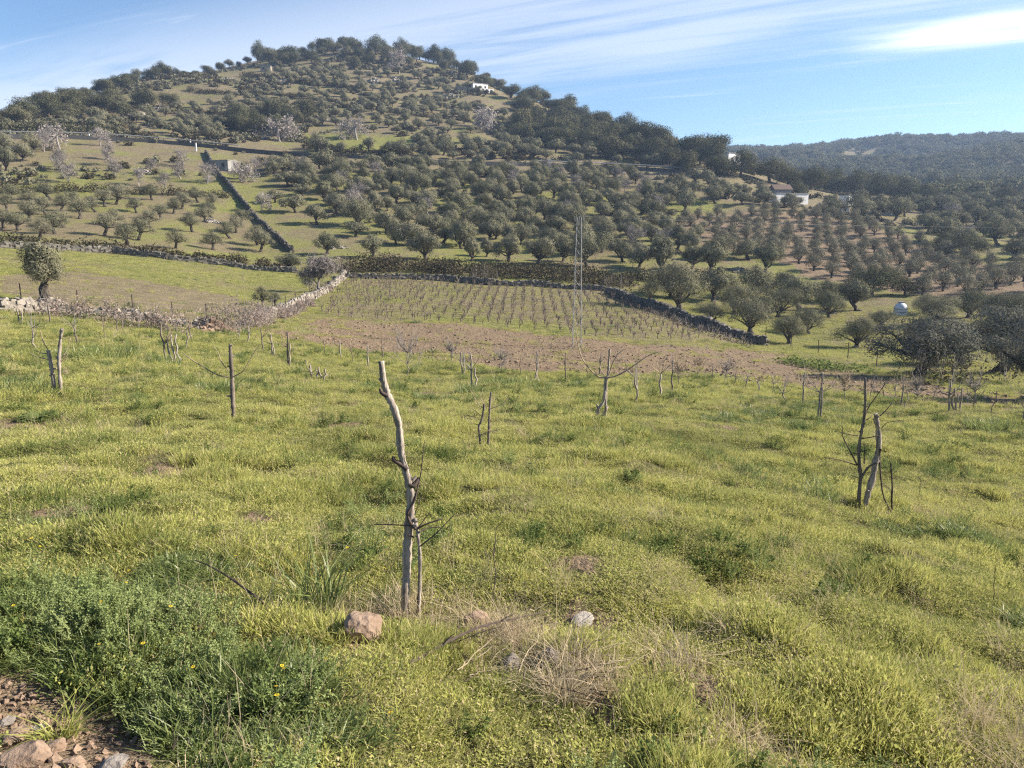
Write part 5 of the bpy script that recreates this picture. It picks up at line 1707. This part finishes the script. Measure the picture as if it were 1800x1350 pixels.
def dead_twigs():
    mb = MB()
    q = np.array(plot([(740, 1120), (940, 1085), (1080, 1190), (1060, 1250), (900, 1230), (780, 1180)]))
    lo, hi = q.min(0), q.max(0)
    n = 0
    while n < 90:
        x, y = RNG.uniform(lo[0], hi[0]), RNG.uniform(lo[1], hi[1])
        if not inside(q, x, y): continue
        a = RNG.normal(.5, .9); L_ = RNG.uniform(.08, .32)
        c = np.array([x, y, hz(x, y) + RNG.uniform(.02, .06)])
        e = c + np.array([math.cos(a) * L_, math.sin(a) * L_, RNG.uniform(-.01, .07)])
        mb.tube(wobble(c, e, 5, .008), np.linspace(.0035, .0015, 5), 4, int(RNG.random() < .6)); n += 1
    tag(mb.obj('dead_twigs', [M_SHOOT_D, M_STRAW]), "tangle of thin dead twigs and straw right of the tallest trunk", kind='stuff')


dead_twigs()


def flowers():
    mb = MB()
    for k in range(7):
        a = k / 7 * 6.28
        d = np.array([math.cos(a), math.sin(a), .2]); s = np.array([-d[1], d[0], 0])
        mb.add([d * .002, d * .006 - s * .003, d * .010, d * .006 + s * .003], [[0, 1, 2, 3]])
    head = mb
    V = np.concatenate(head.v) + [0, 0, .17]; F = np.concatenate(head.f)
    mb = MB(); mb.add(V, F, 0); mb.tube([(0, 0, 0), (.004, 0, .1), (0, 0, .2)], .0014, 3, 1)
    me = mb.mesh('yellow_flower', [M_FLOWER, M_LUSH])
    pts = []
    for _ in range(34):
        u, v = RNG.uniform(-20, 760), 990 + 380 * RNG.random() ** 1.3
        pts.append(ground(u, v))
    pts = np.array(pts); pts = pts[~inside(TRACK, pts[:, 0], pts[:, 1])]; n = len(pts)
    rot = np.stack([RNG.normal(0, .25, n), RNG.normal(0, .25, n), RNG.uniform(0, 6, n)], 1)
    instancer('yellow_flowers', [me], pts, rot, np.repeat(RNG.uniform(.7, 1.15, (n, 1)), 3, 1), np.zeros(n), "tiny yellow flowers among the weeds")


grass_cover()
weeds_cover()
straw_cover()
flowers()

# single tussocks one can point at
def tussock(img, n, rad, h0, h1, label, mat, lean=.6, flat=.15, name='grass_tussock', ros=0, w=.005):
    p = ground(*img)
    mb = MB(); blades(mb, n, rad, h0, h1, w, lean, flat)
    if ros: rosette(mb, ros, h1 * 1.2, h1 * .4)
    o = mb.obj(name, [mat]); o.location = p
    tag(o, label, 'plant')


tussock((712, 1094), 90, .07, .06, .22, "dry pale grass around the foot of the tallest trunk", M_STRAW, .5, .1, 'dry_tuft', w=.0035)
tussock((650, 1150), 60, .08, .03, .09, "green grass in front of the reddish rock", M_GRASS, .6, .2)
tussock((1515, 896), 120, .22, .06, .20, "pale grass at the foot of the tall dark sapling", M_GRASS, .6, .2, w=.007)
tussock((411, 740), 90, .16, .05, .16, "grass at the foot of the straight dark post", M_GRASS, .6, .2, w=.008)
tussock((1050, 742), 120, .25, .06, .25, "dry pale grass at the looped base below the mast", M_STRAW, .6, .2, 'dry_tuft', w=.007)
tussock((105, 1300), 130, .06, .08, .20, "lone spreading grass tussock on the dirt track", M_GRASS, .9, .3)
tussock((560, 1075), 110, .12, .25, .55, "tall arching green blades left of the reddish rock", M_LUSH, .7, .2, w=.008)
tussock((1437, 882), 240, .26, .12, .30, "dark round tussock left of the curved trunk at the right", M_LUSH, .5, .1, w=.009)
tussock((1500, 800), 340, .5, .12, .34, "dark leafy clump behind the tall dark sapling at the right", M_WEED_D, .6, .2, 'leafy_clump', 40, w=.014)
tussock((68, 740), 200, .35, .1, .26, "dark leafy clump near the left edge below the pale stem pair", M_WEED_D, .6, .2, 'leafy_clump', 50, w=.014)
tussock((20, 690), 420, .9, .15, .4, "blue green tall grass patch at the left edge", M_LUSH, .5, .1, w=.012)
tussock((160, 628), 420, 1.4, .15, .4, "blue green tall grass patch behind the pale stem pair", M_LUSH, .5, .1, w=.02)
tussock((275, 642), 300, .7, .15, .36, "dark green grass at the foot of the stem cluster", M_LUSH, .5, .1, w=.016)
tussock((826, 692), 320, .5, .15, .38, "dark green tuft at the foot of the double stake by the ploughed strip", M_LUSH, .5, .1, w=.018)
tussock((905, 678), 420, 1.2, .12, .32, "dark green grass streak right of the double stake", M_LUSH, .5, .1, w=.02)
tussock((380, 690), 260, .5, .12, .34, "green tuft behind the straight dark post", M_LUSH, .5, .1, w=.016)
tussock((1740, 752), 380, .7, .12, .34, "dark green tuft alone in the right part of the field", M_LUSH, .5, .1, w=.015)

# ------------------------------------------------------------------ air
_v = np.empty(len(bpy.data.objects['ground'].data.vertices) * 3, np.float32); bpy.data.objects['ground'].data.vertices.foreach_get('co', _v)
hb_lo, hb_hi = _v[2::3].min() - 1.0, _v[2::3].max() + 16
hb = MB()
hb.box((0, 0, float(hb_lo + hb_hi) / 2), (2340, 2340, float(hb_hi - hb_lo)))
hz_m, bb, out = material('thin_air')
pv = bb.n('ShaderNodeVolumePrincipled', ins={'Color': (0.50, 0.68, 1.0, 1), 'Density': 0.00027, 'Anisotropy': 0.25})
bb.put(out.inputs['Volume'], pv.outputs[0])
tag(hb.obj('haze', hz_m), "thin bluish air over the valley", kind='stuff')
